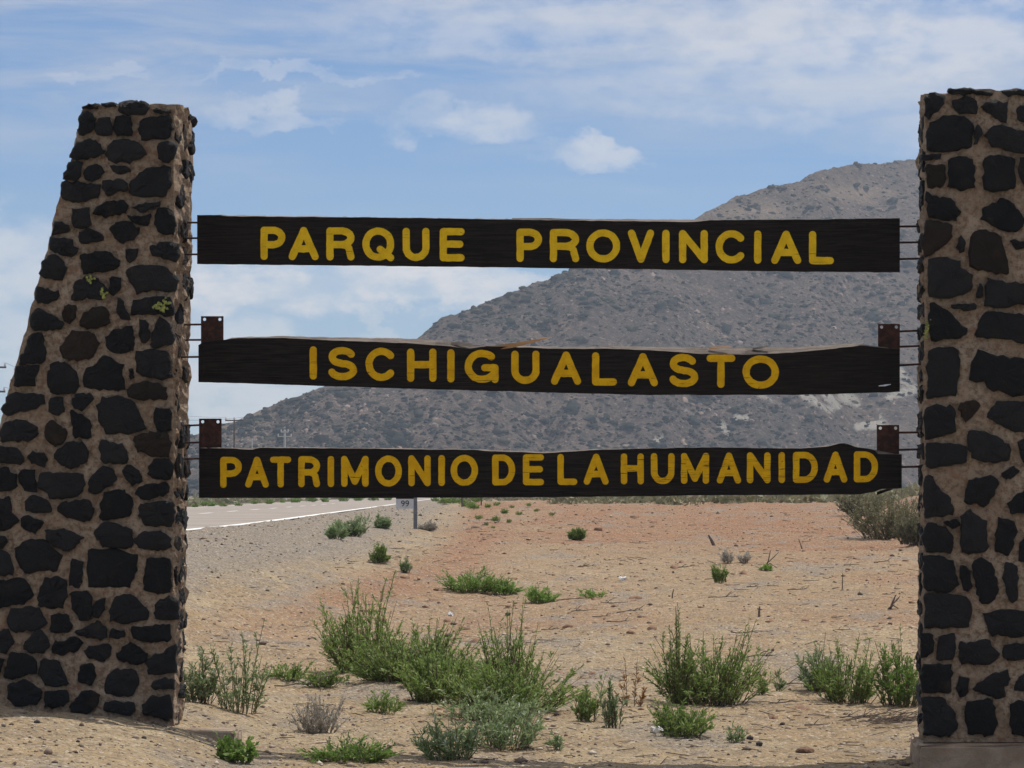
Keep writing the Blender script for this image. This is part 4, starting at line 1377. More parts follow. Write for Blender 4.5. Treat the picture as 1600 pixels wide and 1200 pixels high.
def plant_meshes(seed, wd, ht, stems, lps, ll, lw, upright=.6, depth=.7, bare=.12, curl=.25, branch=2):
    """narrow-leaved bush: returns (stem MB, leaf verts, leaf faces) around the origin"""
    r = np.random.default_rng(seed)
    mb = MB()
    LV, n_leaf = [], 0
    for s in range(stems):
        a = r.uniform(0, 2 * np.pi); rad = math.sqrt(r.random())
        ox, oy = rad * math.cos(a) * .5, rad * math.sin(a) * .5
        b = np.array([ox * wd * .60, oy * wd * depth * .60, 0])
        hs = ht * (r.uniform(.40, .82) if r.random() < .8 else r.uniform(.8, 1.08)) * (1 - .35 * rad ** 2)
        hs *= .72 + .55 * vnoise(np.array([ox * 3.1 + seed]), np.array([oy * 3.1 + seed * 2.7]), 9)[0] + .28
        tip = np.array([ox * wd * (1 + .3 * (1 - upright)) + r.normal(0, .10 * wd), oy * wd * depth + r.normal(0, .10 * wd), hs])
        midp = b * .55 + tip * .45 + np.array([0, 0, hs * .10])
        paths = [(b, midp, tip, 1.0)]
        for _ in range(branch):
            t0 = r.uniform(.2, .75)
            q = (1 - t0) ** 2 * b + 2 * t0 * (1 - t0) * midp + t0 * t0 * tip
            e = q + np.array([r.normal(0, .14) * wd * .6, r.normal(0, .14) * wd * .6, hs * r.uniform(.12, .35)])
            paths.append((q, (q + e) / 2 + np.array([0, 0, -.02 * ht]), e, .55))
        for (p0, p1, p2, wgt) in paths:
            ts = np.linspace(0, 1, 5)
            pts = [(1 - t) ** 2 * p0 + 2 * t * (1 - t) * p1 + t * t * p2 for t in ts]
            rr = max(.0016, .0045 * wgt * min(1, ht / .5))
            mb.tube(pts, [rr * (1 - .6 * t) for t in ts], 3, False)
            n = max(3, int(lps * wgt * r.uniform(.25, 1.5)))
            if wgt == 1 and r.random() < .16:
                n = 2
            t = r.uniform(bare if wgt == 1 else .05, 1.02, n)[:, None]
            pos = (1 - t) ** 2 * p0 + 2 * t * (1 - t) * p1 + t * t * p2
            tan_ = 2 * (1 - t) * (p1 - p0) + 2 * t * (p2 - p1)
            tan_ /= np.linalg.norm(tan_, axis=1, keepdims=True) + 1e-9
            rnd = r.normal(0, 1, (n, 3)); rnd[:, 2] *= .35
            rnd /= np.linalg.norm(rnd, axis=1, keepdims=True)
            dr_ = tan_ * 1.0 + rnd * r.uniform(.35, .95, (n, 1))
            dr_ /= np.linalg.norm(dr_, axis=1, keepdims=True)
            L_ = ll * r.uniform(.55, 1.25, (n, 1)) * (1 - .35 * t)
            sd = np.cross(dr_, r.normal(0, 1, (n, 3))); sd /= np.linalg.norm(sd, axis=1, keepdims=True)
            W_ = lw * r.uniform(.7, 1.3, (n, 1))
            v0 = pos; v2 = pos + dr_ * L_ + np.array([0, 0, -1]) * L_ * curl * r.random((n, 1))
            mid_ = pos + dr_ * L_ * .5
            LV.append(np.stack([v0, mid_ + sd * W_, v2, mid_ - sd * W_], 1).reshape(-1, 3))
    LV = np.vstack(LV)
    m = len(LV) // 4
    LF = np.arange(m * 4).reshape(m, 4)
    return mb, LV, LF


PLANT_GROUP = {}


def plant(name, label, px, py, wpx, hpx, lm='leaf', sm='stem', seed=1, dens=1.0, cat='shrub', group=None, ll=.064, lw=.0054, upright=.6, bare=.02, y_off=0, curl=.25):
    P = ground(px, py)
    sc = P[1] / FPX
    wd, ht = wpx * sc * 1.22, hpx * sc * 1.15
    stems = max(5, int(dens * (10 + 46 * wd * 1.2)))
    lps = max(8, int(30 * min(1.6, ht / .30) ** .8 * (.05 / ll) ** .6))
    far = max(1.0, P[1] / 40)
    ll_, lw_ = ll * min(far, 1.9), lw * min(far, 2.6)
    mb, LV, LF = plant_meshes(seed, wd, ht, stems, lps, ll_, lw_, upright, .7, bare, curl)
    root = thing(name, label, cat, P - np.array([0, 0, .012]), group)
    obj('stems', mb.mesh('stems', [M[sm]]), root)
    obj('foliage', mesh_np('foliage', LV, LF, [M[lm]]), root)
    return root


plants = [
    # name, label, px, py(base), w, h, leaf, seed, density, extra
    ('green_shrub', 'green narrow-leaved shrub against the right side of the left pillar', 312, 1098, 58, 78, 'leaf_blue', 1, .9, {}),
    ('green_shrub', 'thin upright shrub with bare tips between left pillar and dry grey bush', 376, 1114, 80, 112, 'leaf_blue', 2, .62, dict(sm='greenstem', bare=.05)),
    ('low_plant', 'low green patch left of its twin, behind the dry grey bush', 449, 1064, 56, 30, 'leaf', 3, 1.2, {}),
    ('low_plant', 'low green patch just right of its twin, behind the dry grey bush', 504, 1073, 56, 32, 'leaf', 4, 1.3, {}),
    ('dry_shrub', 'pale dry grey bush standing near the left pillar', 497, 1146, 66, 72, 'leaf_dry', 5, 2.0, dict(ll=.03, lw=.0034, bare=.02, sm='drystem')),
    ('green_shrub', 'tallest left part of the big bush clump in the centre', 568, 1048, 112, 128, 'leaf', 6, 1.66, dict(bare=.05)),
    ('green_shrub', 'dense rear middle of the big bush clump in the centre', 640, 1066, 150, 110, 'leaf', 7, 1.76, {}),
    ('green_shrub', 'dark green front middle bush of the central clump', 682, 1098, 96, 98, 'leaf', 8, 1.76, {}),
    ('green_shrub', 'upright tall bush at the right of the central clump', 800, 1090, 92, 118, 'leaf', 9, 1.49, {}),
    ('green_shrub', 'wide bush filling the right front of the central clump', 786, 1118, 170, 96, 'leaf', 10, 1.94, {}),
    ('low_plant', 'low sprawling growth joining the rear and front of the central clump', 700, 1076, 130, 58, 'leaf', 51, 1.6, {}),
    ('low_plant', 'low leafy growth between the central clump and the front pair', 770, 1128, 130, 52, 'leaf_blue', 52, 1.5, {}),
    ('low_plant', 'low green growth at the left foot of the central clump', 610, 1062, 120, 46, 'leaf', 53, 1.5, {}),
    ('green_shrub', 'small sprig bush at the foot of the central clump on its left', 598, 1114, 52, 40, 'leaf', 11, .9, {}),
    ('green_shrub', 'grey green leafy bush at the bottom centre, left of the front pair', 705, 1188, 84, 80, 'leaf_blue', 12, 1.0, {}),
    ('green_shrub', 'grey green leafy bush at the bottom centre, right of the front pair', 782, 1168, 116, 68, 'leaf_blue', 13, 1.2, {}),
    ('low_plant', 'low sprawling green plant at the bottom edge under the dry bush', 545, 1190, 112, 38, 'leaf_bright', 14, 1.4, dict(upright=.3)),
    ('leafy_plant', 'small broad-leaved green plant beside the left footing', 368, 1192, 56, 44, 'leaf_bright', 15, 1.2, dict(ll=.06, lw=.012, upright=.3)),
    ('green_shrub', 'small shrub with thin tips between the central clump and right bush', 918, 1128, 40, 66, 'leaf', 16, .9, {}),
    ('green_shrub', 'single-stemmed small plant just left of the right bush', 960, 1138, 34, 98, 'leaf_blue', 17, .6, dict(upright=.95)),
    ('green_shrub', 'big bright bush right of centre with tall thin stalks', 1108, 1100, 150, 104, 'leaf', 18, 1.76, {}),
    ('green_shrub', 'tall leafy stalk rising on the left of the bright bush', 1062, 1100, 40, 122, 'leaf', 19, 1.0, dict(upright=.95)),
    ('green_shrub', 'low dark bush beside white litter in front of the bright bush', 1066, 1152, 86, 60, 'leaf', 20, 1.5, {}),
    ('green_shrub', 'grey green bush at the left of three near the right pillar', 1280, 1080, 58, 70, 'leaf_blue', 21, 1.56, {}),
    ('green_shrub', 'middle bush of three near the right pillar', 1328, 1098, 92, 100, 'leaf', 22, 1.3, {}),
    ('green_shrub', 'round bright green bush touching the right pillar', 1408, 1102, 82, 96, 'leaf_bright', 23, 1.56, {}),
    ('green_shrub', 'bright low bush farther back right of the gravel shoulder', 738, 926, 76, 36, 'leaf_bright', 24, 1.6, {}),
    ('green_shrub', 'small low tuft ending the bright low bush on its right', 786, 928, 40, 24, 'leaf_bright', 25, 1.6, {}),
    ('green_shrub', 'small bright tuft right of the bright low bush', 845, 942, 44, 30, 'leaf_bright', 26, 1.3, {}),
    ('roadside_weed', 'grey green weed at the left of the row on the gravel shoulder', 524, 842, 28, 26, 'leaf_blue', 27, 1.5, {}),
    ('roadside_weed', 'widest weed of the row on the gravel shoulder', 550, 838, 46, 32, 'leaf_blue', 28, 1.5, {}),
    ('roadside_weed', 'rightmost weed of the row on the gravel shoulder', 597, 826, 24, 20, 'leaf_blue', 29, 1.5, {}),
    ('roadside_weed', 'lone small green plant on the red soil below the shoulder weeds', 594, 880, 24, 28, 'leaf', 30, 1.6, {}),
    ('roadside_weed', 'thin pale plant on bare soil below the kilometre marker', 634, 896, 16, 30, 'leaf_blue', 31, 1.0, dict(upright=.9)),
    ('dry_shrub', 'dry straw tuft beside the kilometre marker post', 668, 829, 24, 14, 'leaf_dry', 32, 4.0, dict(ll=.03)),
    ('green_tuft', 'small dark green tuft alone on the far red soil', 902, 844, 18, 18, 'leaf', 33, 3.5, {}),
    ('green_tuft', 'upright thin green tuft among dead sticks on the right', 1122, 910, 22, 30, 'leaf', 34, 1.0, dict(upright=.9)),
    ('green_tuft', 'wispy pale tuft left of the dead stick on far soil', 1137, 880, 18, 20, 'leaf_dry', 35, .9, {}),
    ('green_tuft', 'wispy pale tuft next to the upright dead stick', 1164, 880, 18, 18, 'leaf_dry', 36, .9, {}),
    ('green_tuft', 'flat green tuft at the foot of the upright dead stick', 1198, 892, 14, 8, 'leaf_bright', 37, 2.0, {}),
    ('green_tuft', 'sparse yellowish tuft beside the heap of dead branches', 930, 934, 40, 16, 'leaf_bright', 38, .6, {}),
    ('dry_shrub', 'thin rust brown dry stalks left of the bright bush', 988, 1104, 44, 66, 'leaf_rust', 39, .2, dict(sm='twig')),
    ('green_tuft', 'pale sprig on bare soil between bright bush and right pillar', 1145, 1160, 32, 26, 'leaf_blue', 40, .5, {}),
    ('green_tuft', 'thin sprig standing right of the front pair of bushes', 868, 1172, 20, 32, 'leaf_blue', 41, .5, dict(upright=.9)),
    ('green_tuft', 'small green stalk right of the bright bush', 1190, 1086, 16, 36, 'leaf', 42, .6, dict(upright=.95)),
    ('green_tuft', 'twin thin stalk between the bright bush and the three bushes', 1216, 1080, 12, 30, 'leaf_blue', 43, .5, dict(upright=.95)),
    ('dark_scrub', 'big dark olive scrub bush on the red bank by the right pillar', 1392, 842, 116, 84, 'scrub', 44, 1.7, dict(ll=.05, lw=.006, upright=.3)),
    ('dark_scrub', 'dark purplish low scrub at the bank foot beside the right pillar', 1428, 850, 60, 50, 'scrub', 45, 1.9, dict(ll=.05, sm='twig')),
    ('dark_scrub', 'olive scrub behind the bank left of the big dark one', 1346, 806, 60, 38, 'scrub', 46, 2.0, {}),
]
for (nm, lb, px, py, wp, hp, lm, sd, dn, ex) in plants:
    plant(nm, lb, px, py, wp, hp, lm, seed=sd, dens=dn, cat='dry shrub' if nm.startswith('dry') else 'plant' if nm in ('low_plant', 'leafy_plant', 'roadside_weed', 'green_tuft') else 'shrub', **ex)

# far tufts: beyond the road and along the far end of the sand; copies share a few meshes
proto = []
for k in range(4):
    mb, LV, LF = plant_meshes(400 + k, .8, .5, 34, 26, .10, .017, .5, .8)
    proto.append((mb.mesh('stems', [M['greenstem']]), mesh_np('foliage', LV, LF, [M['leaf' if k % 2 else 'leaf_bright']])))


def tuft(px, py, wpx, label, group, k):
    P = ground(px, py)
    root = thing('far_tuft', label, 'plant', P, group)
    s = wpx * P[1] / FPX / .8
    root.scale = (s, s, s * random.uniform(.85, 1.2))
    root.rotation_euler = (0, 0, random.uniform(0, 6.28))
    obj('stems', proto[k % 4][0], root); obj('foliage', proto[k % 4][1], root)


for k, (px, py, wp) in enumerate([(305, 793, 12), (318, 791, 14), (330, 792, 16), (349, 792, 14), (372, 791, 14), (398, 788, 15), (421, 788, 16), (442, 786, 12), (463, 786, 18), (486, 785, 20), (508, 785, 14), (536, 784, 20), (560, 783, 16), (585, 783, 20), (606, 782, 14)]):
    tuft(px, py, wp, 'small green weed in the strip beyond the road', 'weeds in the strip beyond the road', k)
for k, (px, py, wp) in enumerate([(692, 788, 22), (706, 787, 20), (728, 792, 24), (738, 796, 22), (748, 812, 14), (762, 794, 14), (760, 822, 9), (770, 826, 8), (775, 815, 16), (788, 803, 15), (795, 817, 10), (811, 805, 12), (862, 806, 10), (718, 786, 16), (680, 784, 14), (826, 792, 10), (745, 786, 20), (776, 790, 12), (838, 800, 8), (800, 794, 9)]):
    tuft(px, py, wp, 'small green weed on the far sand right of the kilometre marker', 'weeds on the far sand', k + 1)

# distant scrub behind the sand and beyond the road: reads as one mass
r_ = np.random.default_rng(55)
n = 1500
dY = 112 + 330 * r_.random(n) ** 1.4
pxs = r_.uniform(-400, 2000, n)
dX = (pxs - 800) / FPX * dY
ok = (np.abs(dX - road_edge(dY) + ROADW / 2) > ROADW / 2 + 2.5) & ~((dX > road_edge(dY)) & (pxs < 860) & (dY < 230))
dX, dY = dX[ok], dY[ok]
RR = r_.lognormal(-.65, .35, len(dX)).clip(.25, .95)
PB = np.stack([dX, dY, terrain(dX, dY, False)], -1)
LVs = []
for p_, rad in zip(PB, RR):
    m = 60
    u = r_.normal(0, 1, (m, 3)); u /= np.linalg.norm(u, axis=1, keepdims=True)
    u[:, 2] = np.abs(u[:, 2])
    c_ = p_ + u * rad * r_.uniform(.5, 1.0, (m, 1)) * np.array([1.15, 1.15, .95])
    a_ = r_.normal(0, 1, (m, 3)) * rad * .12; b_ = r_.normal(0, 1, (m, 3)) * rad * .12
    LVs.append(np.stack([c_ + a_, c_ + b_, c_ - a_, c_ - b_], 1).reshape(-1, 3))
LVs = np.vstack(LVs)
obj('distant_scrub', mesh_np('distant_scrub', LVs, np.arange(len(LVs)).reshape(-1, 4), [M['scrub']]), label='belt of olive scrub along the foot of the mountain', category='scrub', kind='stuff')

# ------------------------------------------------------------------ pebbles, twigs, stones, litter
r_ = np.random.default_rng(77)
n = 60000
dY = 17.5 * (120 / 17.5) ** (r_.random(n) ** 1.25)
dX = r_.uniform(-.19, .19, n) * dY
gv = np.clip(shoulder(dX, dY), 0, 1) * sstep(26, 36, dY)
keep = (r_.random(n) < .45 + .55 * gv) & ((dX > road_edge(dY) + .1) | (dY < 28))
dX, dY = dX[keep], dY[keep]
dens = fbm(dX * .8, dY * .5, 151, 3)
keep = dens + r_.uniform(-.5, .5, len(dX)) > -.25
dX, dY = dX[keep], dY[keep]
dZ = terrain(dX, dY)
rr = r_.lognormal(-4.8, .55, len(dX)).clip(.004, .05) * (1 + .012 * np.maximum(0, dY - 25))
oct_v = np.array([(1, 0, 0), (0, 1, 0), (-1, 0, 0), (0, -1, 0), (0, 0, .7), (0, 0, -.5)])
oct_f = np.array([(0, 1, 4), (1, 2, 4), (2, 3, 4), (3, 0, 4), (1, 0, 5), (2, 1, 5), (3, 2, 5), (0, 3, 5)])
V_ = oct_v[None] * r_.uniform(.6, 1.3, (len(dX), 6, 1)) * rr[:, None, None]
rot = r_.random(len(dX)) * 6.28
c_, s_2 = np.cos(rot)[:, None], np.sin(rot)[:, None]
vx = V_[:, :, 0] * c_ - V_[:, :, 1] * s_2; vy = V_[:, :, 0] * s_2 + V_[:, :, 1] * c_
V_ = np.stack([vx, vy, V_[:, :, 2]], -1) + np.stack([dX, dY, dZ + rr * .15], -1)[:, None, :]
F_ = (oct_f[None] + (np.arange(len(dX)) * 6)[:, None, None]).reshape(-1, 3)
obj('pebbles', mesh_np('pebbles', V_.reshape(-1, 3), F_, [M['pebble']]), label='grey and tan pebbles scattered over the sandy ground', category='pebbles', kind='stuff')


# small dry straws and chips lying everywhere on the sand
n = 2600
dY = 22.5 + 50 * r_.random(n) ** 1.5
dX = r_.uniform(-.13, .17, n) * dY
cl = fbm(dX * .5, dY * .3, 171, 3)
kp = (cl + r_.uniform(-.3, .3, n) > .02) & (dX > road_edge(dY) + 3.2)
dX, dY = dX[kp], dY[kp]
dZ = terrain(dX, dY)
LL = r_.lognormal(-2.3, .55, len(dX)).clip(.03, .4)
an = r_.normal(0, .7, len(dX))
e = np.stack([np.cos(an), np.sin(an), r_.normal(0, .12, len(dX))], -1) * LL[:, None] / 2
P0 = np.stack([dX, dY, dZ + .008], -1)
th = r_.uniform(.0025, .006, len(dX)) * (1 + .015 * (dY - 22))
side = np.stack([-np.sin(an), np.cos(an), 0 * an], -1) * th[:, None]
upv = np.array([0, 0, 1.0])[None] * th[:, None] * 1.6
V_ = np.stack([P0 - e - side, P0 - e + side, P0 - e + upv, P0 + e * .9 - side * .6, P0 + e * .9 + side * .6, P0 + e * .9 + upv * .6], 1).reshape(-1, 3)
pf = np.array([(0, 3, 4, 1), (1, 4, 5, 2), (2, 5, 3, 0)])
F_ = (pf[None] + (np.arange(len(dX)) * 6)[:, None, None]).reshape(-1, 4)
obj('dry_straw', mesh_np('dry_straw', V_, F_, [M['twig']]), label='dry straws and chips of wood strewn over the sand', category='straw', kind='stuff')
# crumbs of soil on the churned red ground
n = 2600
dY = 26 + 75 * r_.random(n)
dX = r_.uniform(-.05, .16, n) * dY
kp = (fbm(dX * .4, dY * .25, 181, 3) + r_.uniform(-.3, .3, n) > .05) & (dX > road_edge(dY) + 4)
dX, dY = dX[kp], dY[kp]
V_, F_ = blob_cloud(np.stack([dX, dY, terrain(dX, dY) - .005], -1), r_.lognormal(-3.5, .5, len(dX)).clip(.012, .11), .6, 183, 5, 3)
obj('soil_crumbs', mesh_np('soil_crumbs', V_, F_, [plain('red_brown_soil', (.28, .165, .105), (.17, .10, .065), 9)]), label='crumbs of red brown soil on the churned ground', category='soil', kind='stuff')


def twig_mesh(seed, L, rad, branches, lift, mb=None, origin=(0, 0, 0), ang=None):
    r = np.random.default_rng(seed)
    mb = mb or MB()
    a = r.uniform(-.5, .5) if ang is None else ang
    d_ = np.array([math.cos(a), math.sin(a) * .8, 0])
    o_ = np.array(origin, float)
    pts = [o_ + d_ * L * (t - .5) + np.array([r.normal(0, .02) * L, r.normal(0, .04) * L, rad + lift * L * t + abs(r.normal(0, .02)) * L]) for t in np.linspace(0, 1, 6)]
    mb.tube(pts, [rad * (1 - .12 * i) for i in range(6)], 5)
    for _ in range(branches):
        i = r.integers(1, 5)
        e = pts[i] + d_ * L * r.uniform(.15, .35) + np.array([r.normal(0, .1) * L, r.normal(0, .15) * L, r.uniform(.0, .22) * L])
        mb.tube([pts[i], (pts[i] + e) / 2 + np.array([0, 0, .02 * L]), e], [rad * .6, rad * .5, rad * .3], 4)
    return mb


def twig(label, px, py, lpx, seed, branches=2, lift=.04, rad=.007, group=None, ang=None):
    P = ground(px, py)
    s = P[1] / FPX
    root = obj('dead_twig', twig_mesh(seed, lpx * s, rad * max(1, P[1] / 38), branches, lift, ang=ang).mesh('dead_twig', [M['twig']]), None, P, label=label, category='twig')
    if group:
        root['group'] = group


def stick(label, px, py, hpx, lean, seed, rad=.012, fork=False):
    """upright dead stick"""
    r = np.random.default_rng(seed)
    P = ground(px, py)
    s = P[1] / FPX
    H = hpx * s
    mb = MB()
    tip = np.array([lean * s, .02, H])
    mid_ = tip * .5 + np.array([r.normal(0, .02) * H, 0, 0])
    mb.tube([np.array([0, 0, -.02]), mid_, tip], [rad, rad * .8, rad * .45], 6)
    if fork:
        mb.tube([mid_ * .6, mid_ * .8 + np.array([H * .3, .02, H * .2]), np.array([H * .75, .03, H * .9])], [rad * .7, rad * .6, rad * .3], 5)
        mb.tube([np.array([-H * .1, 0, 0]), np.array([H * .25, -.02, H * .28]), np.array([H * .6, -.03, H * .05])], [rad * .8, rad * .7, rad * .4], 5)
    obj('dead_stick', mb.mesh('dead_stick', [M['twig']]), None, P, label=label, category='stick')


stick('forked dead stick standing left of the right pillar', 1390, 952, 22, 10, 1, .016, True)
stick('short thick leaning stub on the far red soil', 1116, 852, 16, -9, 2, .035)
stick('thin forked dead stick with a green tuft at its foot', 1196, 888, 28, 8, 3, .012, True)
stick('thin short stub right of the thin green tuft', 1134, 910, 22, -1, 4, .014)
stick('dead stub in the stick heap right of centre', 1186, 964, 16, 1, 5, .016)
stick('bare upright stem above the tall stalk of the bright bush', 1056, 978, 30, 0, 6, .008)
stick('thin bare upright stick at the far right sand', 1316, 922, 26, 1, 7, .008)
stick('thin upright stem near the left end of the stick heap', 1050, 935, 14, 3, 8, .01)
stick('crooked thin stick on the far right red slope', 1254, 858, 16, -6, 9, .012)
for k, (px, py, L, lb) in enumerate([
        (895, 940, 50, 'dark branch at the left end of the stick heap'), (912, 956, 46, 'forked dark branch in front of the stick heap'), (965, 973, 36, 'gnarled brown branch under the stick heap'),
        (985, 958, 40, 'thin twig at the right end of the stick heap'), (960, 944, 46, 'grey branch across the middle of the stick heap'), (940, 965, 30, 'short twig at the front of the stick heap'),
        (1075, 888, 34, 'curved twig lying alone left of the pale tufts'), (918, 886, 26, 'brown twig beside the small white scrap'), (1330, 884, 24, 'pale twig on the far right sand'),
        (1378, 880, 26, 'dark twig by the right pillar on far sand'), (1178, 918, 22, 'bent dark twig below the upright dead stick'), (1245, 923, 34, 'long thin twig on sand right of the dead stub'),
        (1175, 992, 66, 'long straight twig behind the bright bush'), (1318, 986, 26, 'dark short twig behind the three bushes'), (1085, 1024, 46, 'thin twig left of the bright bush stalks'),
        (1190, 1030, 56, 'twig lying behind the right side of the bright bush'), (1240, 1072, 60, 'brown twig left of the three bushes'), (1230, 1100, 56, 'grey twig in front of the three bushes'),
        (470, 1075, 90, 'long thin dead branch in front of the low green patches'), (610, 1038, 60, 'dark fallen branch left of the central clump'), (585, 957, 22, 'small twig above the central clump'),
        (745, 826, 18, 'dark twig on the far sand right of the kilometre marker'), (1130, 935, 50, 'thin twig right of the stick heap'), (660, 1098, 50, 'straw coloured twig at the foot of the central clump'),
        (1276, 1136, 40, 'twig lying left of the brush pile'), (860, 985, 30, 'small twig on bare sand right of the central clump')]):
    twig(lb, px, py, L, 500 + k, 1 + k % 4, .03 + .05 * (k % 3 == 0))
# brush pile by the right pillar
P = ground(1385, 1132)
mb = MB()
for k in range(34):
    q = np.array([random.gauss(0, .17), random.gauss(0, .13), random.uniform(0, .05)])
    twig_mesh(800 + k, random.uniform(.18, .48), random.uniform(.0025, .006), 2, random.uniform(-.02, .12), mb, q, random.uniform(-.9, .9))
obj('brush_pile', mb.mesh('brush_pile', [M['twig']]), None, P, label='pile of dry brush lying beside the right pillar plinth', category='brush pile')


def lump(name, label, cat, px, py, wpx, hpx, m, seed, amp=.25, sub=2):
    P = ground(px, py)
    s = P[1] / FPX
    bm = bmesh.new()
    bmesh.ops.create_icosphere(bm, subdivisions=sub, radius=.5)
    r = np.random.default_rng(seed)
    for v in bm.verts:
        f = 1 + amp * (r.random() - .5) * 2
        v.co = Vector((v.co.x * wpx * s * f, v.co.y * wpx * s * .8 * f, max(v.co.z, -.2) * hpx * s * 1.4 * f))
    me = bpy.data.meshes.new(name)
    bm.to_mesh(me); bm.free()
    me.materials.append(m)
    obj(name, me, None, P + np.array([0, 0, hpx * s * .2]), label=label, category=cat)


lump('soil_clod', 'brown soil clod lying left of the right plinth', 'clod', 1258, 1176, 26, 10, M['clod'], 1)
lump('stone', 'dark angular stone above the central clump', 'stone', 793, 962, 11, 7, M['darkrock'], 2, .2, 1)
lump('stone', 'dark stone in front of the bright bush on its right', 'stone', 1172, 1156, 13, 8, M['darkrock'], 3, .2, 1)
lump('stone', 'dark stone right of the low dark bush, nearer the bottom edge', 'stone', 1186, 1166, 12, 8, M['darkrock'], 4, .2, 1)
lump('stone', 'small grey stone left of the clod, midway to the brush', 'stone', 1222, 1133, 10, 6, M['darkrock'], 5, .2, 1)
lump('stone', 'small dark stone on sand in front of the left pillar', 'stone', 58, 1130, 13, 6, M['darkrock'], 6, .2, 1)
lump('stone', 'dark flat stone on sand under the left footing', 'stone', 225, 1154, 9, 5, M['darkrock'], 7, .2, 1)
lump('stone', 'small dark stone on the sand near the bottom left', 'stone', 122, 1160, 8, 5, M['darkrock'], 8, .2, 1)
lump('litter', 'crumpled white bag beside the low dark bush', 'litter', 1030, 1144, 26, 13, M['white'], 11, .4)
lump('litter', 'folded white scrap under the bright bush', 'litter', 1126, 1103, 13, 9, M['white'], 12, .4)
lump('litter', 'small white scrap leaning right of the folded one', 'litter', 1139, 1102, 10, 12, M['white'], 13, .4)
lump('litter', 'tiny white scrap on the far sand beside a brown twig', 'litter', 973, 907, 12, 7, M['white'], 14, .5)
lump('litter', 'tiny white scrap on the sand above the central clump', 'litter', 703, 962, 8, 7, M['white'], 15, .5)


# ------------------------------------------------------------------ kilometre marker, posts, power poles
def text_mesh(body, size, m, depth=.002):
    cu = bpy.data.curves.new('txt', 'FONT')
    cu.body = body
    cu.size = size
    cu.align_x = 'CENTER'
    cu.align_y = 'CENTER'
    cu.extrude = depth
    ob = bpy.data.objects.new('txt', cu)
    COL.objects.link(ob)
    dg = bpy.context.evaluated_depsgraph_get()
    me = bpy.data.meshes.new_from_object(ob.evaluated_get(dg))
    bpy.data.objects.remove(ob)
    me.materials.clear()
    me.materials.append(m)
    me.transform(Matrix.Rotation(math.radians(90), 4, 'X'))
    return me


P = ground(649, 826)
s = P[1] / FPX
mk = thing('kilometre_marker', 'kilometre 99 roadside marker on a grey steel post', 'road sign', P)
mb = MB(); mb.box((0, 0, 41 * s), 6 * s, 4 * s, 82 * s + .1)
obj('post', mb.mesh('post', [M['galv']]), mk)
mb = MB(); mb.box((-16.5 * s, -2.5 * s, 38.5 * s), 27.5 * s, .6 * s, 15 * s)
pn = obj('number_panel', mb.mesh('number_panel', [M['signwhite']]), mk)
obj('numerals', text_mesh('99', 13.5 * s, M['black']), pn, (-16 * s, -2.95 * s, 38.6 * s))
mb = MB(); mb.box((-16.5 * s, -2.5 * s, 55 * s), 27.5 * s, .6 * s, 17.6 * s)
pn = obj('route_panel', mb.mesh('route_panel', [M['black']]), mk)
obj('route_name', text_mesh('RN 150', 7.2 * s, M['signwhite']), pn, (-16.5 * s, -2.95 * s, 50.6 * s))
for (px, py, h, lb) in [(722, 792, 20, 'dark marker post among weeds right of the kilometre marker'), (752, 790, 18, 'thin dark post farthest right of the kilometre marker')]:
    P = ground(px, py); s = P[1] / FPX
    mb = MB(); mb.tube([(0, 0, -.1), (0, 0, h * s * .6), (0, 0, h * s)], 1.1 * s, 7)
    obj('marker_post', mb.mesh('marker_post', [M['pole']]), None, P, label=lb, category='post')


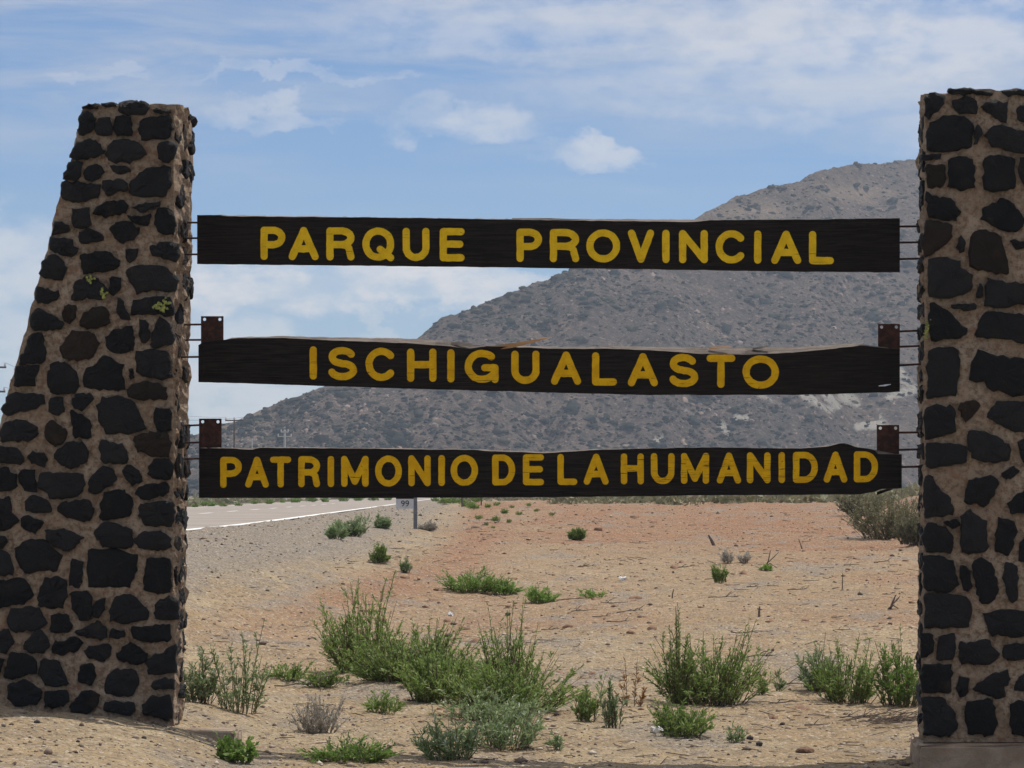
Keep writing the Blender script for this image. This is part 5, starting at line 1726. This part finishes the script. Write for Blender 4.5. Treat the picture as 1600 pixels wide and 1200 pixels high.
def power_pole(label, px, ptop, Y, arms, m, r0=.13):
    top = at_depth(px, ptop, Y)
    zg = float(terrain(top[0], Y, False))
    base = np.array([top[0], Y, zg])
    root = thing('power_pole', label, 'power pole', base)
    H = top[2] - zg
    mb = MB(); mb.tube([(0, 0, -.3), (0, 0, H)], [r0, r0 * .7], 8)
    obj('pole', mb.mesh('pole', [m]), root)
    ends = []
    for (dy, wpx, offx) in arms:
        s = Y / FPX
        z = H - dy * s
        mb = MB(); mb.box((offx * s, -.12, z), wpx * s, .12, .14)
        ca_ = obj('crossarm', mb.mesh('crossarm', [m]), root)
        for e in (-.46, 0.0, .46):
            mb = MB(); mb.tube([(0, 0, .06), (0, 0, .16), (0, 0, .34)], [.05, .09, .05], 7)
            obj('insulator', mb.mesh('insulator', [M['insul_and_slit']]), ca_, (offx * s + e * wpx * s, -.12, z))
            ends.append(base + np.array([offx * s + e * wpx * s, -.12, z + .36]))
    return ends


e1 = power_pole('grey power pole with one crossarm left of the mountain foot', 366, 653, 360, [(4, 28, 0)], M['pole'])
e2 = power_pole('pale concrete power pole with equipment right of the crossarm pole', 445, 672, 420, [(3, 12, 0), (10, 22, 0)], M['polepale'], .2)
e3 = power_pole('far small power pole between the two nearer poles', 394, 686, 700, [(2, 14, 0)], M['polepale'], .16)
e4 = power_pole('power pole with two crossarms at the far left edge', -12, 568, 250, [(6, 44, 0), (44, 42, 0)], M['pole'])
for k, (a, b) in enumerate([(e4[2], e1[0]), (e4[5], e1[2]), (e1[0], e3[0]), (e1[2], e3[2])]):
    mb = MB()
    pts = [a + (b - a) * t + np.array([0, 0, -1.2 * 4 * t * (1 - t)]) for t in np.linspace(0, 1, 14)]
    mb.tube(pts, .012, 4, False)
    obj('power_line', mb.mesh('power_line', [M['wire']]), None, None, label=['upper wire from the left edge pole to the crossarm pole', 'lower wire from the left edge pole to the crossarm pole', 'left wire from the crossarm pole to the far pole', 'right wire from the crossarm pole to the far pole'][k], category='wire')

# ------------------------------------------------------------------ haze: the air between here and the mountain
mb = MB()
zt = float(max(ZA.max(), 20)) + 12
mb.box((0, 1280, (zt - 12) / 2), 9000, 2800, zt + 12)
hz = bpy.data.materials.new('haze_air')
hz.use_nodes = True
t = NT(hz.node_tree)
out = t.new('ShaderNodeOutputMaterial')
pv = t.new('ShaderNodeVolumePrincipled')
pv.inputs['Color'].default_value = (.76, .86, 1.0, 1)
pv.inputs['Density'].default_value = 0.00022
pv.inputs['Anisotropy'].default_value = 0.2
t.t.links.new(pv.outputs[0], out.inputs['Volume'])
obj('haze', mb.mesh('haze', [hz]), kind='stuff', label='thin bluish air haze over the whole place', category='haze')
